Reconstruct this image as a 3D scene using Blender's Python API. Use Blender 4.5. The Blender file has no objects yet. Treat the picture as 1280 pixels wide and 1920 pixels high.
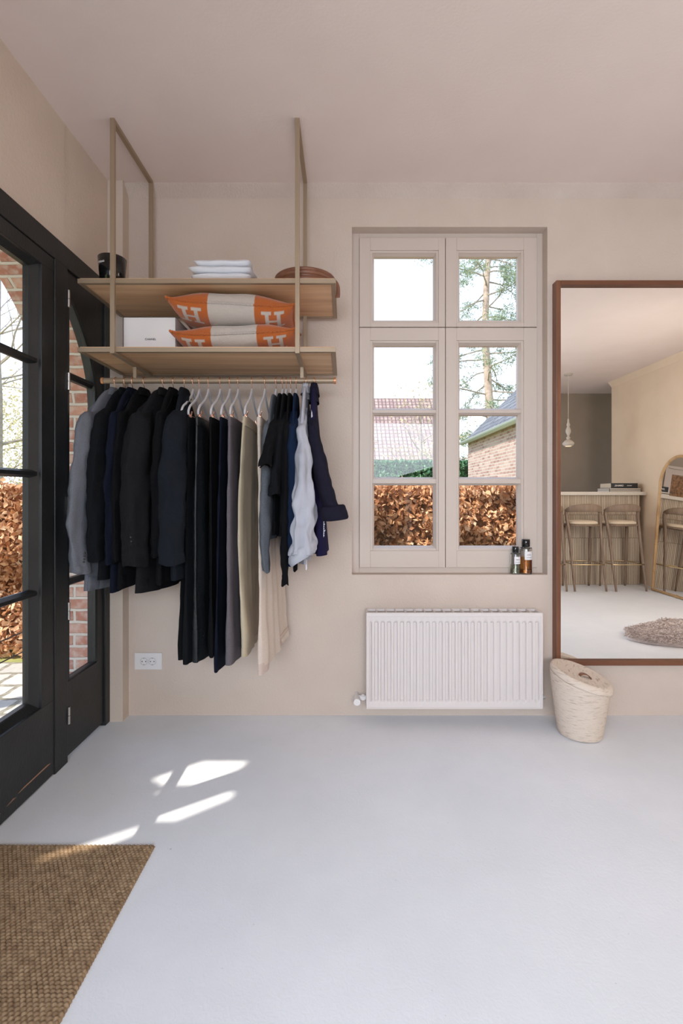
import bpy, math, random
import numpy as np
from mathutils import Vector, Matrix
from math import sin, cos, pi, radians

S = bpy.context.scene
COL = S.collection

# ------------------------------------------------------------------ camera
FPX = 907.0
CZ = 1.17
cam_d = bpy.data.cameras.new('camera')
cam_d.sensor_fit = 'VERTICAL'
cam_d.sensor_height = 36.0
cam_d.lens = FPX / 1920 * 36.0
cam_d.shift_x = -5 / 1920
cam_d.shift_y = -34 / 1920
cam_d.clip_start = 0.02
cam = bpy.data.objects.new('camera', cam_d)
COL.objects.link(cam)
cam.location = (0, 0, CZ)
cam.rotation_euler = (pi / 2, 0, 0)
S.camera = cam

# ------------------------------------------------------------------ light
S.view_settings.view_transform = 'Standard'
S.view_settings.look = 'None'
S.view_settings.gamma = 1.0
S.view_settings.use_curve_mapping = False
S.view_settings.exposure = 0.0

SKY_STR = 2.4
SUN_STR = 7.0
SUN_AZ = (0.834, 0.551)
SUN_EL = 50.0
FILL_REAR = 100.0
FILL_FRONT = 76.0
FILL_RIGHT = 48.0

W = bpy.data.worlds.new('world')
S.world = W
W.use_nodes = True
nt = W.node_tree
for n in list(nt.nodes):
    nt.nodes.remove(n)
wo = nt.nodes.new('ShaderNodeOutputWorld')
bg = nt.nodes.new('ShaderNodeBackground')
tc = nt.nodes.new('ShaderNodeTexCoord')
sp = nt.nodes.new('ShaderNodeSeparateXYZ')
rp = nt.nodes.new('ShaderNodeValToRGB')
nt.links.new(tc.outputs['Generated'], sp.inputs[0])
nt.links.new(sp.outputs['Z'], rp.inputs[0])
rp.color_ramp.elements[0].position = 0.0
rp.color_ramp.elements[0].color = (0.86, 0.92, 1.0, 1)
rp.color_ramp.elements[1].position = 0.9
rp.color_ramp.elements[1].color = (0.42, 0.62, 1.0, 1)
nt.links.new(rp.outputs[0], bg.inputs['Color'])
bg.inputs['Strength'].default_value = SKY_STR
nt.links.new(bg.outputs[0], wo.inputs[0])

sd = bpy.data.lights.new('sun', 'SUN')
sd.energy = SUN_STR
sd.angle = radians(0.6)
sd.color = (1.0, 0.93, 0.82)
sun = bpy.data.objects.new('sun', sd)
COL.objects.link(sun)
_d = Vector((SUN_AZ[0], SUN_AZ[1], 0)).normalized() * cos(radians(SUN_EL)) + Vector((0, 0, -sin(radians(SUN_EL))))
sun.rotation_euler = _d.to_track_quat('-Z', 'Y').to_euler()
sun.location = (-6, -4, 8)


def area(name, loc, direction, sx, sy, power, color, spread=180):
    d = bpy.data.lights.new(name, 'AREA')
    d.shape = 'RECTANGLE'
    d.size = sx
    d.size_y = sy
    d.energy = power
    d.color = color
    d.spread = radians(spread)
    o = bpy.data.objects.new(name, d)
    COL.objects.link(o)
    o.location = loc
    o.rotation_euler = Vector(direction).to_track_quat('-Z', 'Y').to_euler()
    return o


# added fill lamps standing in for daylight
area('rear_fill_light', (0.3, -2.62, 1.50), (0.12, 1, -0.42), 2.6, 1.7, FILL_REAR, (0.80, 0.89, 1.0), 130)
area('left_fill_light', (-1.12, -1.35, 1.2), (1, 0.30, -0.30), 1.5, 1.9, FILL_FRONT, (0.72, 0.85, 1.0), 140)  # added fill from the left, no glass door here
area('right_fill_light', (3.80, 1.15, 1.55), (-0.8, -0.75, -0.15), 1.5, 1.4, FILL_RIGHT, (1.0, 0.94, 0.86), 150)  # added fill from the right, this wall has no window

# ------------------------------------------------------------------ materials
MATS = {}


def newmat(name):
    m = bpy.data.materials.new(name)
    m.use_nodes = True
    t = m.node_tree
    b = t.nodes['Principled BSDF']
    MATS[name] = m
    return m, t, b


def rgba(c):
    return (c[0], c[1], c[2], 1.0)


def mat(name, c, rough=0.6, metal=0.0, c2=None, scale=(20, 20, 20), bump=0.0, bscale=None, detail=4, sheen=0.0,
        spec=0.5, ramp=(0.3, 0.7), coat=0.0):
    m, t, b = newmat(name)
    b.inputs['Base Color'].default_value = rgba(c)
    b.inputs['Roughness'].default_value = rough
    b.inputs['Metallic'].default_value = metal
    b.inputs['Specular IOR Level'].default_value = spec
    b.inputs['Coat Weight'].default_value = coat
    if sheen:
        b.inputs['Sheen Weight'].default_value = sheen
        b.inputs['Sheen Roughness'].default_value = 0.5
    if c2 is not None or bump:
        tcn = t.nodes.new('ShaderNodeTexCoord')
        mp = t.nodes.new('ShaderNodeMapping')
        mp.inputs['Scale'].default_value = scale
        t.links.new(tcn.outputs['Object'], mp.inputs['Vector'])
        nz = t.nodes.new('ShaderNodeTexNoise')
        nz.inputs['Scale'].default_value = 1.0
        nz.inputs['Detail'].default_value = detail
        t.links.new(mp.outputs[0], nz.inputs['Vector'])
        if c2 is not None:
            r = t.nodes.new('ShaderNodeValToRGB')
            r.color_ramp.elements[0].position = ramp[0]
            r.color_ramp.elements[0].color = rgba(c)
            r.color_ramp.elements[1].position = ramp[1]
            r.color_ramp.elements[1].color = rgba(c2)
            t.links.new(nz.outputs['Fac'], r.inputs[0])
            t.links.new(r.outputs[0], b.inputs['Base Color'])
        if bump:
            src = nz
            if bscale is not None:
                mp2 = t.nodes.new('ShaderNodeMapping')
                mp2.inputs['Scale'].default_value = bscale
                t.links.new(tcn.outputs['Object'], mp2.inputs['Vector'])
                src = t.nodes.new('ShaderNodeTexNoise')
                src.inputs['Scale'].default_value = 1.0
                src.inputs['Detail'].default_value = 3
                t.links.new(mp2.outputs[0], src.inputs['Vector'])
            bp = t.nodes.new('ShaderNodeBump')
            bp.inputs['Strength'].default_value = bump
            bp.inputs['Distance'].default_value = 0.01
            t.links.new(src.outputs['Fac'], bp.inputs['Height'])
            t.links.new(bp.outputs[0], b.inputs['Normal'])
    return m


def leafmat(name, cols, rough=0.7, trans=0.25):
    m, t, b = newmat(name)
    g = t.nodes.new('ShaderNodeNewGeometry')
    r = t.nodes.new('ShaderNodeValToRGB')
    cr = r.color_ramp
    cr.elements[0].position = 0.0
    cr.elements[0].color = rgba(cols[0])
    cr.elements[1].position = 1.0
    cr.elements[1].color = rgba(cols[-1])
    for i, c in enumerate(cols[1:-1]):
        e = cr.elements.new((i + 1) / (len(cols) - 1))
        e.color = rgba(c)
    t.links.new(g.outputs['Random Per Island'], r.inputs[0])
    t.links.new(r.outputs[0], b.inputs['Base Color'])
    b.inputs['Roughness'].default_value = rough
    if trans:
        tr = t.nodes.new('ShaderNodeBsdfTranslucent')
        t.links.new(r.outputs[0], tr.inputs['Color'])
        mx = t.nodes.new('ShaderNodeMixShader')
        mx.inputs[0].default_value = trans
        out = t.nodes['Material Output']
        t.links.new(b.outputs[0], mx.inputs[1])
        t.links.new(tr.outputs[0], mx.inputs[2])
        t.links.new(mx.outputs[0], out.inputs['Surface'])
    return m


def brickmat(name, cols, mortar, bw, bh, ms, bump=0.6, rough=0.9, vary=0.5, wash=None, offset=0.5):
    """brick pattern laid out over UVs given in metres"""
    m, t, b = newmat(name)
    uv = t.nodes.new('ShaderNodeUVMap')
    uv.uv_map = 'UVMap'
    nzd = t.nodes.new('ShaderNodeTexNoise')
    nzd.inputs['Scale'].default_value = 14
    nzd.inputs['Detail'].default_value = 3
    t.links.new(uv.outputs[0], nzd.inputs['Vector'])
    sb = t.nodes.new('ShaderNodeVectorMath')
    sb.operation = 'SUBTRACT'
    sb.inputs[1].default_value = (0.5, 0.5, 0.5)
    t.links.new(nzd.outputs['Color'], sb.inputs[0])
    scl = t.nodes.new('ShaderNodeVectorMath')
    scl.operation = 'SCALE'
    scl.inputs['Scale'].default_value = 0.18 * bh if bw > bh * 0.5 else 0.0
    t.links.new(sb.outputs[0], scl.inputs[0])
    ad = t.nodes.new('ShaderNodeVectorMath')
    ad.operation = 'ADD'
    t.links.new(uv.outputs[0], ad.inputs[0])
    t.links.new(scl.outputs[0], ad.inputs[1])
    br = t.nodes.new('ShaderNodeTexBrick')
    br.offset = offset
    br.inputs['Scale'].default_value = 1.0
    br.inputs['Brick Width'].default_value = bw
    br.inputs['Row Height'].default_value = bh
    br.inputs['Mortar Size'].default_value = ms
    br.inputs['Mortar Smooth'].default_value = 0.3
    br.inputs['Bias'].default_value = 0.0
    br.inputs['Color1'].default_value = rgba(cols[0])
    br.inputs['Color2'].default_value = rgba(cols[1])
    br.inputs['Mortar'].default_value = rgba(mortar)
    t.links.new(ad.outputs[0], br.inputs['Vector'])
    nz = t.nodes.new('ShaderNodeTexNoise')
    nz.inputs['Scale'].default_value = 22
    nz.inputs['Detail'].default_value = 5
    t.links.new(uv.outputs[0], nz.inputs['Vector'])
    r = t.nodes.new('ShaderNodeValToRGB')
    r.color_ramp.elements[0].position = 0.45
    r.color_ramp.elements[0].color = (0, 0, 0, 1)
    r.color_ramp.elements[1].position = 0.7
    r.color_ramp.elements[1].color = (vary, vary, vary, 1)
    t.links.new(nz.outputs['Fac'], r.inputs[0])
    mx = t.nodes.new('ShaderNodeMix')
    mx.data_type = 'RGBA'
    t.links.new(r.outputs[0], mx.inputs[0])
    t.links.new(br.outputs['Color'], mx.inputs[6])
    mx.inputs[7].default_value = rgba(wash if wash else mortar)
    t.links.new(mx.outputs[2], b.inputs['Base Color'])
    b.inputs['Roughness'].default_value = rough
    bp = t.nodes.new('ShaderNodeBump')
    bp.inputs['Strength'].default_value = bump
    bp.inputs['Distance'].default_value = 0.01
    bp.invert = True
    t.links.new(br.outputs['Fac'], bp.inputs['Height'])
    t.links.new(bp.outputs[0], b.inputs['Normal'])
    return m


def plaster(name, c, c2, bump=0.12):
    return mat(name, c, rough=0.92, c2=c2, scale=(3.5, 3.5, 3.5), detail=6, bump=bump, bscale=(90, 90, 90), spec=0.2,
               ramp=(0.25, 0.75))


M_wall = plaster('wall_plaster', (0.595, 0.485, 0.41), (0.645, 0.535, 0.455), 0.25)
M_wall_right = plaster('wall_plaster_right', (0.78, 0.60, 0.43), (0.84, 0.66, 0.48), 0.15)  # warmer and brighter plaster: sunlight bounce is put into the colour
M_wall_left = plaster('wall_plaster_left', (0.60, 0.49, 0.405), (0.65, 0.54, 0.45), 0.15)
M_ceiling = plaster('ceiling_plaster', (0.80, 0.68, 0.62), (0.84, 0.72, 0.66), 0.06)
M_dark_wall = plaster('recess_shaded_plaster', (0.36, 0.30, 0.24), (0.40, 0.33, 0.27), 0.08)  # shade of the recess is put into the plaster colour
M_cornice = plaster('cornice_plaster', (0.585, 0.48, 0.41), (0.67, 0.57, 0.50), 0.5)


def floormat():
    m, t, b = newmat('microcement_floor')
    tcn = t.nodes.new('ShaderNodeTexCoord')
    nz = t.nodes.new('ShaderNodeTexNoise')
    nz.inputs['Scale'].default_value = 1.6
    nz.inputs['Detail'].default_value = 8
    nz.inputs['Roughness'].default_value = 0.65
    t.links.new(tcn.outputs['Object'], nz.inputs['Vector'])
    r = t.nodes.new('ShaderNodeValToRGB')
    r.color_ramp.elements[0].position = 0.3
    r.color_ramp.elements[0].color = (0.715, 0.725, 0.755, 1)  # blue of the skylight is mixed into the cement colour
    r.color_ramp.elements[1].position = 0.72
    r.color_ramp.elements[1].color = (0.80, 0.81, 0.84, 1)
    t.links.new(nz.outputs['Fac'], r.inputs[0])
    # small dark specks
    n2 = t.nodes.new('ShaderNodeTexNoise')
    n2.inputs['Scale'].default_value = 55
    n2.inputs['Detail'].default_value = 2
    t.links.new(tcn.outputs['Object'], n2.inputs['Vector'])
    r2 = t.nodes.new('ShaderNodeValToRGB')
    r2.color_ramp.elements[0].position = 0.17
    r2.color_ramp.elements[0].color = (0.62, 0.62, 0.62, 1)
    r2.color_ramp.elements[1].position = 0.25
    r2.color_ramp.elements[1].color = (1, 1, 1, 1)
    t.links.new(n2.outputs['Fac'], r2.inputs[0])
    mx = t.nodes.new('ShaderNodeMix')
    mx.data_type = 'RGBA'
    mx.blend_type = 'MULTIPLY'
    mx.inputs[0].default_value = 1.0
    t.links.new(r.outputs[0], mx.inputs[6])
    t.links.new(r2.outputs[0], mx.inputs[7])
    t.links.new(mx.outputs[2], b.inputs['Base Color'])
    b.inputs['Roughness'].default_value = 0.55
    b.inputs['Specular IOR Level'].default_value = 0.35
    n3 = t.nodes.new('ShaderNodeTexNoise')
    n3.inputs['Scale'].default_value = 60
    n3.inputs['Detail'].default_value = 4
    n3.inputs['Distortion'].default_value = 1.5
    t.links.new(tcn.outputs['Object'], n3.inputs['Vector'])
    bp = t.nodes.new('ShaderNodeBump')
    bp.inputs['Strength'].default_value = 0.10
    bp.inputs['Distance'].default_value = 0.01
    t.links.new(n3.outputs['Fac'], bp.inputs['Height'])
    t.links.new(bp.outputs[0], b.inputs['Normal'])
    return m


M_floor = floormat()
M_black = mat('black_painted_wood', (0.008, 0.0085, 0.009), rough=0.45, c2=(0.015, 0.0155, 0.016), scale=(8, 8, 8), detail=6,
              bump=0.12, bscale=(160, 160, 60))
M_frame_white = mat('greige_window_paint', (0.60, 0.50, 0.43), rough=0.45)
M_seal = mat('dark_gap_seal', (0.10, 0.09, 0.08), rough=0.8)
M_brass = mat('champagne_metal', (0.36, 0.265, 0.18), rough=0.42, metal=0.35)
M_oak = mat('oak_board', (0.62, 0.36, 0.19), rough=0.5, c2=(0.86, 0.59, 0.36), scale=(1.6, 26, 30), detail=5, bump=0.05)  # warm bounce from the sunlit floor is put into this wood colour
M_walnut = mat('walnut_frame_wood', (0.13, 0.045, 0.02), rough=0.4, c2=(0.22, 0.085, 0.04), scale=(14, 14, 2.5), detail=5)
M_walnut_h = mat('walnut_frame_wood_crosswise', (0.13, 0.045, 0.02), rough=0.4, c2=(0.22, 0.085, 0.04), scale=(2.5, 14, 14),
                 detail=5)
M_rose = mat('rose_gold', (0.85, 0.48, 0.34), rough=0.25, metal=1.0)
M_hanger = mat('light_grey_hanger', (0.56, 0.53, 0.55), rough=0.7, sheen=0.4)
M_steel = mat('brushed_steel', (0.55, 0.53, 0.50), rough=0.35, metal=1.0)
M_radiator = mat('white_enamel', (0.70, 0.63, 0.60), rough=0.35)
M_white_plastic = mat('white_plastic', (0.78, 0.74, 0.72), rough=0.35)
M_dark_hole = mat('dark_hole', (0.03, 0.03, 0.03), rough=0.8)
M_paper = mat('white_card', (0.80, 0.76, 0.75), rough=0.55)
M_black_edge = mat('black_card', (0.012, 0.012, 0.012), rough=0.5)
M_shirt = mat('white_cotton', (0.80, 0.80, 0.84), rough=0.85, bump=0.2, bscale=(60, 60, 60), scale=(9, 9, 9), c2=(0.76, 0.76, 0.81), sheen=0.2)
M_leather = mat('brown_leather', (0.15, 0.055, 0.028), rough=0.42, c2=(0.24, 0.10, 0.055), scale=(18, 18, 18), bump=0.1,
                bscale=(120, 120, 120))


def fabric(name, c, c2=None, bump=0.35, sc=400, rough=0.95, sheen=0.0):
    return mat(name, c, rough=rough, c2=c2 if c2 else tuple(min(1, x * 1.35 + 0.001) for x in c), scale=(sc, sc, sc),
               detail=2, bump=bump, sheen=sheen, spec=0.12)


M_f_grey = fabric('light_grey_wool', (0.13, 0.135, 0.155))
M_f_black = fabric('black_wool', (0.006, 0.0065, 0.008))
M_f_black2 = fabric('black_twill', (0.0045, 0.0045, 0.0055))
M_f_char = fabric('charcoal_wool', (0.010, 0.0095, 0.011))
M_f_navy = fabric('navy_wool', (0.006, 0.008, 0.016))
M_f_slate = fabric('dark_slate_wool', (0.009, 0.011, 0.015))
M_f_midgrey = fabric('mid_grey_wool', (0.115, 0.10, 0.11))
M_f_olive = mat('sand_leather', (0.40, 0.33, 0.22), rough=0.6, c2=(0.50, 0.42, 0.30), scale=(7, 7, 7), bump=0.12, sheen=0.1)
M_f_pale = fabric('pale_beige_cloth', (0.62, 0.50, 0.44), bump=0.15)
M_f_cream = fabric('cream_cloth', (0.70, 0.60, 0.52), bump=0.15)
for _m in (M_f_pale, M_f_cream):
    _t = _m.node_tree
    _b = _t.nodes['Principled BSDF']
    _tr = _t.nodes.new('ShaderNodeBsdfTranslucent')
    _tr.inputs['Color'].default_value = (0.75, 0.60, 0.48, 1)
    _mx = _t.nodes.new('ShaderNodeMixShader')
    _mx.inputs[0].default_value = 0.30
    _t.links.new(_b.outputs[0], _mx.inputs[1])
    _t.links.new(_tr.outputs[0], _mx.inputs[2])
    _t.links.new(_mx.outputs[0], _t.nodes['Material Output'].inputs['Surface'])
M_f_leather = mat('black_leather', (0.008, 0.010, 0.012), rough=0.45, bump=0.3, scale=(60, 60, 60))
M_f_knit = fabric('heather_grey_knit', (0.065, 0.072, 0.085), (0.15, 0.16, 0.18), sc=500)
M_f_navyknit = fabric('navy_blue_knit', (0.006, 0.014, 0.036))
M_f_shirt = mat('white_poplin', (0.37, 0.37, 0.42), rough=0.8, c2=(0.44, 0.44, 0.49), scale=(6, 6, 6), bump=0.9, bscale=(24, 24, 11))
M_f_inkshirt = fabric('ink_navy_cotton', (0.011, 0.010, 0.019))
M_f_indigo = fabric('indigo_cotton', (0.011, 0.009, 0.036))
M_button = mat('dark_button', (0.03, 0.025, 0.025), rough=0.25)


def glassmat(name, refl=0.06, tint=(1, 1, 1)):
    m, t, b = newmat(name)
    t.nodes.remove(b)
    out = t.nodes['Material Output']
    tr = t.nodes.new('ShaderNodeBsdfTransparent')
    tr.inputs['Color'].default_value = rgba(tint)
    gl = t.nodes.new('ShaderNodeBsdfGlossy')
    gl.inputs['Roughness'].default_value = 0.0
    lw = t.nodes.new('ShaderNodeLayerWeight')
    lw.inputs['Blend'].default_value = 0.5
    pw = t.nodes.new('ShaderNodeMath')
    pw.operation = 'POWER'
    pw.inputs[1].default_value = 5.0
    t.links.new(lw.outputs['Facing'], pw.inputs[0])
    fr = t.nodes.new('ShaderNodeMath')
    fr.operation = 'MULTIPLY_ADD'
    fr.inputs[1].default_value = 0.8
    fr.inputs[2].default_value = refl * 0.3
    t.links.new(pw.outputs[0], fr.inputs[0])
    mx = t.nodes.new('ShaderNodeMixShader')
    t.links.new(fr.outputs[0], mx.inputs[0])
    t.links.new(tr.outputs[0], mx.inputs[1])
    t.links.new(gl.outputs[0], mx.inputs[2])
    t.links.new(mx.outputs[0], out.inputs['Surface'])
    return m


M_pane = glassmat('window_glass')
m, t, b = newmat('mirror_glass')
b.inputs['Base Color'].default_value = (0.90, 0.89, 0.87, 1)
b.inputs['Metallic'].default_value = 1.0
b.inputs['Roughness'].default_value = 0.0
M_mirror = m


def realglass(name, c, rough=0.0, ior=1.45):
    m, t, b = newmat(name)
    b.inputs['Base Color'].default_value = rgba(c)
    b.inputs['Transmission Weight'].default_value = 1.0
    b.inputs['Roughness'].default_value = rough
    b.inputs['IOR'].default_value = ior
    return m


M_bottle = realglass('bottle_glass', (0.95, 0.96, 0.95))
M_amber = realglass('amber_liquid', (0.85, 0.28, 0.03), ior=1.33)
M_yellow = realglass('pale_yellow_liquid', (0.88, 0.88, 0.68), ior=1.33)
M_brick = brickmat('reclaimed_brick', ((0.46, 0.19, 0.14), (0.66, 0.36, 0.27)), (0.76, 0.70, 0.64), 0.215, 0.065, 0.009,
                   vary=0.75, wash=(0.74, 0.64, 0.58), bump=0.8)
M_brick_pale = brickmat('pale_brick', ((0.24, 0.12, 0.10), (0.42, 0.30, 0.26)), (0.42, 0.39, 0.36), 0.21, 0.065, 0.010,
                        vary=0.5, wash=(0.42, 0.37, 0.34), bump=0.3)
M_slate = brickmat('slate_tiles', ((0.085, 0.09, 0.105), (0.15, 0.16, 0.18)), (0.015, 0.016, 0.02), 0.26, 0.20, 0.014, vary=0.3,
                   wash=(0.18, 0.19, 0.21), bump=1.0)
M_pantile = brickmat('clay_pantiles', ((0.24, 0.15, 0.14), (0.34, 0.24, 0.21)), (0.09, 0.055, 0.06), 0.22, 0.33, 0.035, vary=0.4,
                     wash=(0.40, 0.33, 0.26), bump=1.0, offset=0.0)
M_stone = brickmat('garden_paving', ((0.38, 0.36, 0.32), (0.50, 0.47, 0.41)), (0.20, 0.18, 0.13), 0.34, 0.22, 0.02, vary=0.4,
                   wash=(0.6, 0.55, 0.45), bump=0.6)
M_bluestone = mat('blue_stone', (0.30, 0.32, 0.34), rough=0.8, c2=(0.42, 0.44, 0.46), scale=(30, 30, 30))
M_grass = mat('grass', (0.20, 0.24, 0.06), rough=0.9, c2=(0.42, 0.36, 0.12), scale=(9, 9, 9), detail=6, bump=0.5)
M_zinc = mat('zinc', (0.42, 0.47, 0.47), rough=0.45, metal=0.3)
M_beech = leafmat('beech_leaf', ((0.30, 0.12, 0.05), (0.56, 0.27, 0.12), (0.72, 0.40, 0.20), (0.80, 0.50, 0.28), (0.88, 0.64, 0.42)))
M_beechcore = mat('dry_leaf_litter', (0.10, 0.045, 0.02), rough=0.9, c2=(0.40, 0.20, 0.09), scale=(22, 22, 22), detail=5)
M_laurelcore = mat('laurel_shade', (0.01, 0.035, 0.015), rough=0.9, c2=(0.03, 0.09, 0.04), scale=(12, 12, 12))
M_twig = mat('twig_bark', (0.07, 0.045, 0.03), rough=0.9)
M_laurel = leafmat('laurel_leaf', ((0.02, 0.07, 0.03), (0.05, 0.16, 0.07), (0.10, 0.26, 0.12), (0.20, 0.38, 0.20)), rough=0.45)
M_needle = leafmat('pine_needle', ((0.10, 0.16, 0.10), (0.22, 0.29, 0.17), (0.36, 0.40, 0.24)))
M_bud = leafmat('spring_bud', ((0.42, 0.36, 0.18), (0.58, 0.51, 0.28), (0.68, 0.62, 0.40)))
M_bark = mat('pine_bark', (0.30, 0.22, 0.17), rough=0.9, c2=(0.46, 0.37, 0.30), scale=(5, 5, 12), bump=0.5)
M_bark2 = mat('grey_bark', (0.24, 0.20, 0.16), rough=0.9, c2=(0.36, 0.31, 0.26), scale=(6, 6, 14))
M_travertine = brickmat('travertine_strips', ((0.52, 0.42, 0.32), (0.68, 0.58, 0.47)), (0.22, 0.17, 0.12), 0.022, 0.30, 0.0028,
                        vary=0.25, wash=(0.58, 0.48, 0.38), bump=1.0, offset=0.4)
M_counter = mat('counter_stone', (0.66, 0.60, 0.53), rough=0.5, c2=(0.72, 0.66, 0.60), scale=(6, 6, 6))
M_stoolwood = mat('taupe_ash_wood', (0.20, 0.135, 0.095), rough=0.55, c2=(0.28, 0.20, 0.145), scale=(30, 30, 4), detail=4)
M_seatfab = fabric('oatmeal_seat_cloth', (0.62, 0.52, 0.40), bump=0.3)
M_brassrod = mat('brass_rod', (0.60, 0.46, 0.26), rough=0.3, metal=1.0)
M_rattan = mat('rattan', (0.44, 0.25, 0.10), rough=0.45, c2=(0.60, 0.38, 0.18), scale=(12, 12, 6))
M_fur = mat('sheepskin', (0.62, 0.52, 0.49), rough=1.0, c2=(0.78, 0.69, 0.66), scale=(18, 60, 60))
M_lampclay = mat('chalk_white_lamp', (0.55, 0.49, 0.42), rough=0.8)
M_glossblack = mat('black_ceramic', (0.004, 0.004, 0.005), rough=0.12)
m, t, b = newmat('lit_bulb')
b.inputs['Emission Color'].default_value = (1.0, 0.72, 0.35, 1)
b.inputs['Emission Strength'].default_value = 0.9
M_bulb = m


def rugmat():
    m, t, b = newmat('woven_jute')
    tcn = t.nodes.new('ShaderNodeTexCoord')
    sx = t.nodes.new('ShaderNodeSeparateXYZ')
    t.links.new(tcn.outputs['Object'], sx.inputs[0])
    nz = t.nodes.new('ShaderNodeTexNoise')
    nz.inputs['Scale'].default_value = 60
    t.links.new(tcn.outputs['Object'], nz.inputs['Vector'])
    r = t.nodes.new('ShaderNodeValToRGB')
    r.color_ramp.elements[0].position = 0.3
    r.color_ramp.elements[0].color = (0.20, 0.125, 0.07, 1)
    r.color_ramp.elements[1].position = 0.7
    r.color_ramp.elements[1].color = (0.36, 0.25, 0.15, 1)
    t.links.new(nz.outputs['Fac'], r.inputs[0])
    t.links.new(r.outputs[0], b.inputs['Base Color'])
    b.inputs['Roughness'].default_value = 0.9
    b.inputs['Specular IOR Level'].default_value = 0.2
    return m


M_rug = rugmat()


def basketmat():
    m = mat('palm_fibre', (0.40, 0.29, 0.21), rough=0.85, c2=(0.70, 0.58, 0.48), scale=(26, 26, 330), detail=4, bump=0.35,
            bscale=(120, 120, 420), ramp=(0.26, 0.46))
    return m


M_basket = basketmat()

m, t, b = newmat('woven_blanket')
at = t.nodes.new('ShaderNodeVertexColor')
at.layer_name = 'pattern'
t.links.new(at.outputs['Color'], b.inputs['Base Color'])
b.inputs['Roughness'].default_value = 0.95
b.inputs['Sheen Weight'].default_value = 0.3
_tc = t.nodes.new('ShaderNodeTexCoord')
_wv = t.nodes.new('ShaderNodeTexVoronoi')
_wv.inputs['Scale'].default_value = 260
t.links.new(_tc.outputs['Object'], _wv.inputs['Vector'])
_bp = t.nodes.new('ShaderNodeBump')
_bp.inputs['Strength'].default_value = 0.5
_bp.inputs['Distance'].default_value = 0.003
t.links.new(_wv.outputs['Distance'], _bp.inputs['Height'])
t.links.new(_bp.outputs[0], b.inputs['Normal'])
M_blanket = m


# ------------------------------------------------------------------ geometry helpers
class MB:
    def __init__(self):
        self.v, self.f, self.uv = [], [], {}

    def add(self, vs, fs, uvs=None):
        o = len(self.v)
        self.v += [tuple(p) for p in vs]
        for i, f in enumerate(fs):
            if uvs is not None:
                self.uv[len(self.f)] = uvs[i]
            self.f.append(tuple(a + o for a in f))
        return self

    def box(self, x0, x1, y0, y1, z0, z1, uv=False):
        vs = [(x0, y0, z0), (x1, y0, z0), (x1, y1, z0), (x0, y1, z0), (x0, y0, z1), (x1, y0, z1), (x1, y1, z1), (x0, y1, z1)]
        fs = [(0, 3, 2, 1), (4, 5, 6, 7), (0, 1, 5, 4), (1, 2, 6, 5), (2, 3, 7, 6), (3, 0, 4, 7)]
        uvs = None
        if uv:
            uvs = []
            for k, f in enumerate(fs):
                if k < 2:
                    uvs.append([(vs[i][0], vs[i][1]) for i in f])
                elif k in (2, 4):
                    uvs.append([(vs[i][0], vs[i][2]) for i in f])
                else:
                    uvs.append([(vs[i][1], vs[i][2]) for i in f])
        return self.add(vs, fs, uvs)

    def quad(self, a, b_, c, d, uv=None):
        return self.add([a, b_, c, d], [(0, 1, 2, 3)], [uv] if uv else None)

    def loft(self, rings, closed=True, cap0=True, cap1=True):
        n = len(rings[0])
        vs = [p for r in rings for p in r]
        fs = []
        for i in range(len(rings) - 1):
            for j in range(n if closed else n - 1):
                k = (j + 1) % n
                fs.append((i * n + j, i * n + k, (i + 1) * n + k, (i + 1) * n + j))
        if cap0:
            fs.append(tuple(range(n))[::-1])
        if cap1:
            fs.append(tuple((len(rings) - 1) * n + j for j in range(n)))
        return self.add(vs, fs)

    def tube(self, pts, r, n=10, closed=False, squash=None):
        P = [Vector(p) for p in pts]
        m_ = len(P)
        rs = r if isinstance(r, (list, tuple)) else [r] * m_
        tan = []
        for i in range(m_):
            if closed:
                tt = P[(i + 1) % m_] - P[i - 1]
            else:
                tt = P[min(i + 1, m_ - 1)] - P[max(i - 1, 0)]
            tan.append(tt.normalized())
        up = Vector((0, 0, 1)) if abs(tan[0].z) < 0.9 else Vector((1, 0, 0))
        nrm = (up - tan[0] * up.dot(tan[0])).normalized()
        rings = []
        for i in range(m_):
            nrm = (nrm - tan[i] * nrm.dot(tan[i])).normalized()
            bn = tan[i].cross(nrm)
            rr = rs[i] if isinstance(rs[i], tuple) else (rs[i], rs[i])
            rings.append([P[i] + nrm * cos(2 * pi * k / n) * rr[0] + bn * sin(2 * pi * k / n) * rr[1] for k in range(n)])
        if closed:
            rings.append(rings[0])
            return self.loft(rings, cap0=False, cap1=False)
        return self.loft(rings)

    def lathe(self, prof, cx, cy, n=32):
        rings = [[(cx + r * cos(2 * pi * k / n), cy + r * sin(2 * pi * k / n), z) for k in range(n)] for r, z in prof]
        return self.loft(rings)

    def prism(self, pts2, axis, a, b_):
        """polygon pts2 extruded along axis between a and b"""
        def mk(p, t_):
            if axis == 'x':
                return (t_, p[0], p[1])
            if axis == 'y':
                return (p[0], t_, p[1])
            return (p[0], p[1], t_)
        n = len(pts2)
        vs = [mk(p, a) for p in pts2] + [mk(p, b_) for p in pts2]
        fs = [tuple(range(n))[::-1], tuple(range(n, 2 * n))]
        fs += [(i, (i + 1) % n, n + (i + 1) % n, n + i) for i in range(n)]
        return self.add(vs, fs)

    def xf(self, M, start=0):
        for i in range(start, len(self.v)):
            self.v[i] = tuple(M @ Vector(self.v[i]))
        return self


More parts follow.
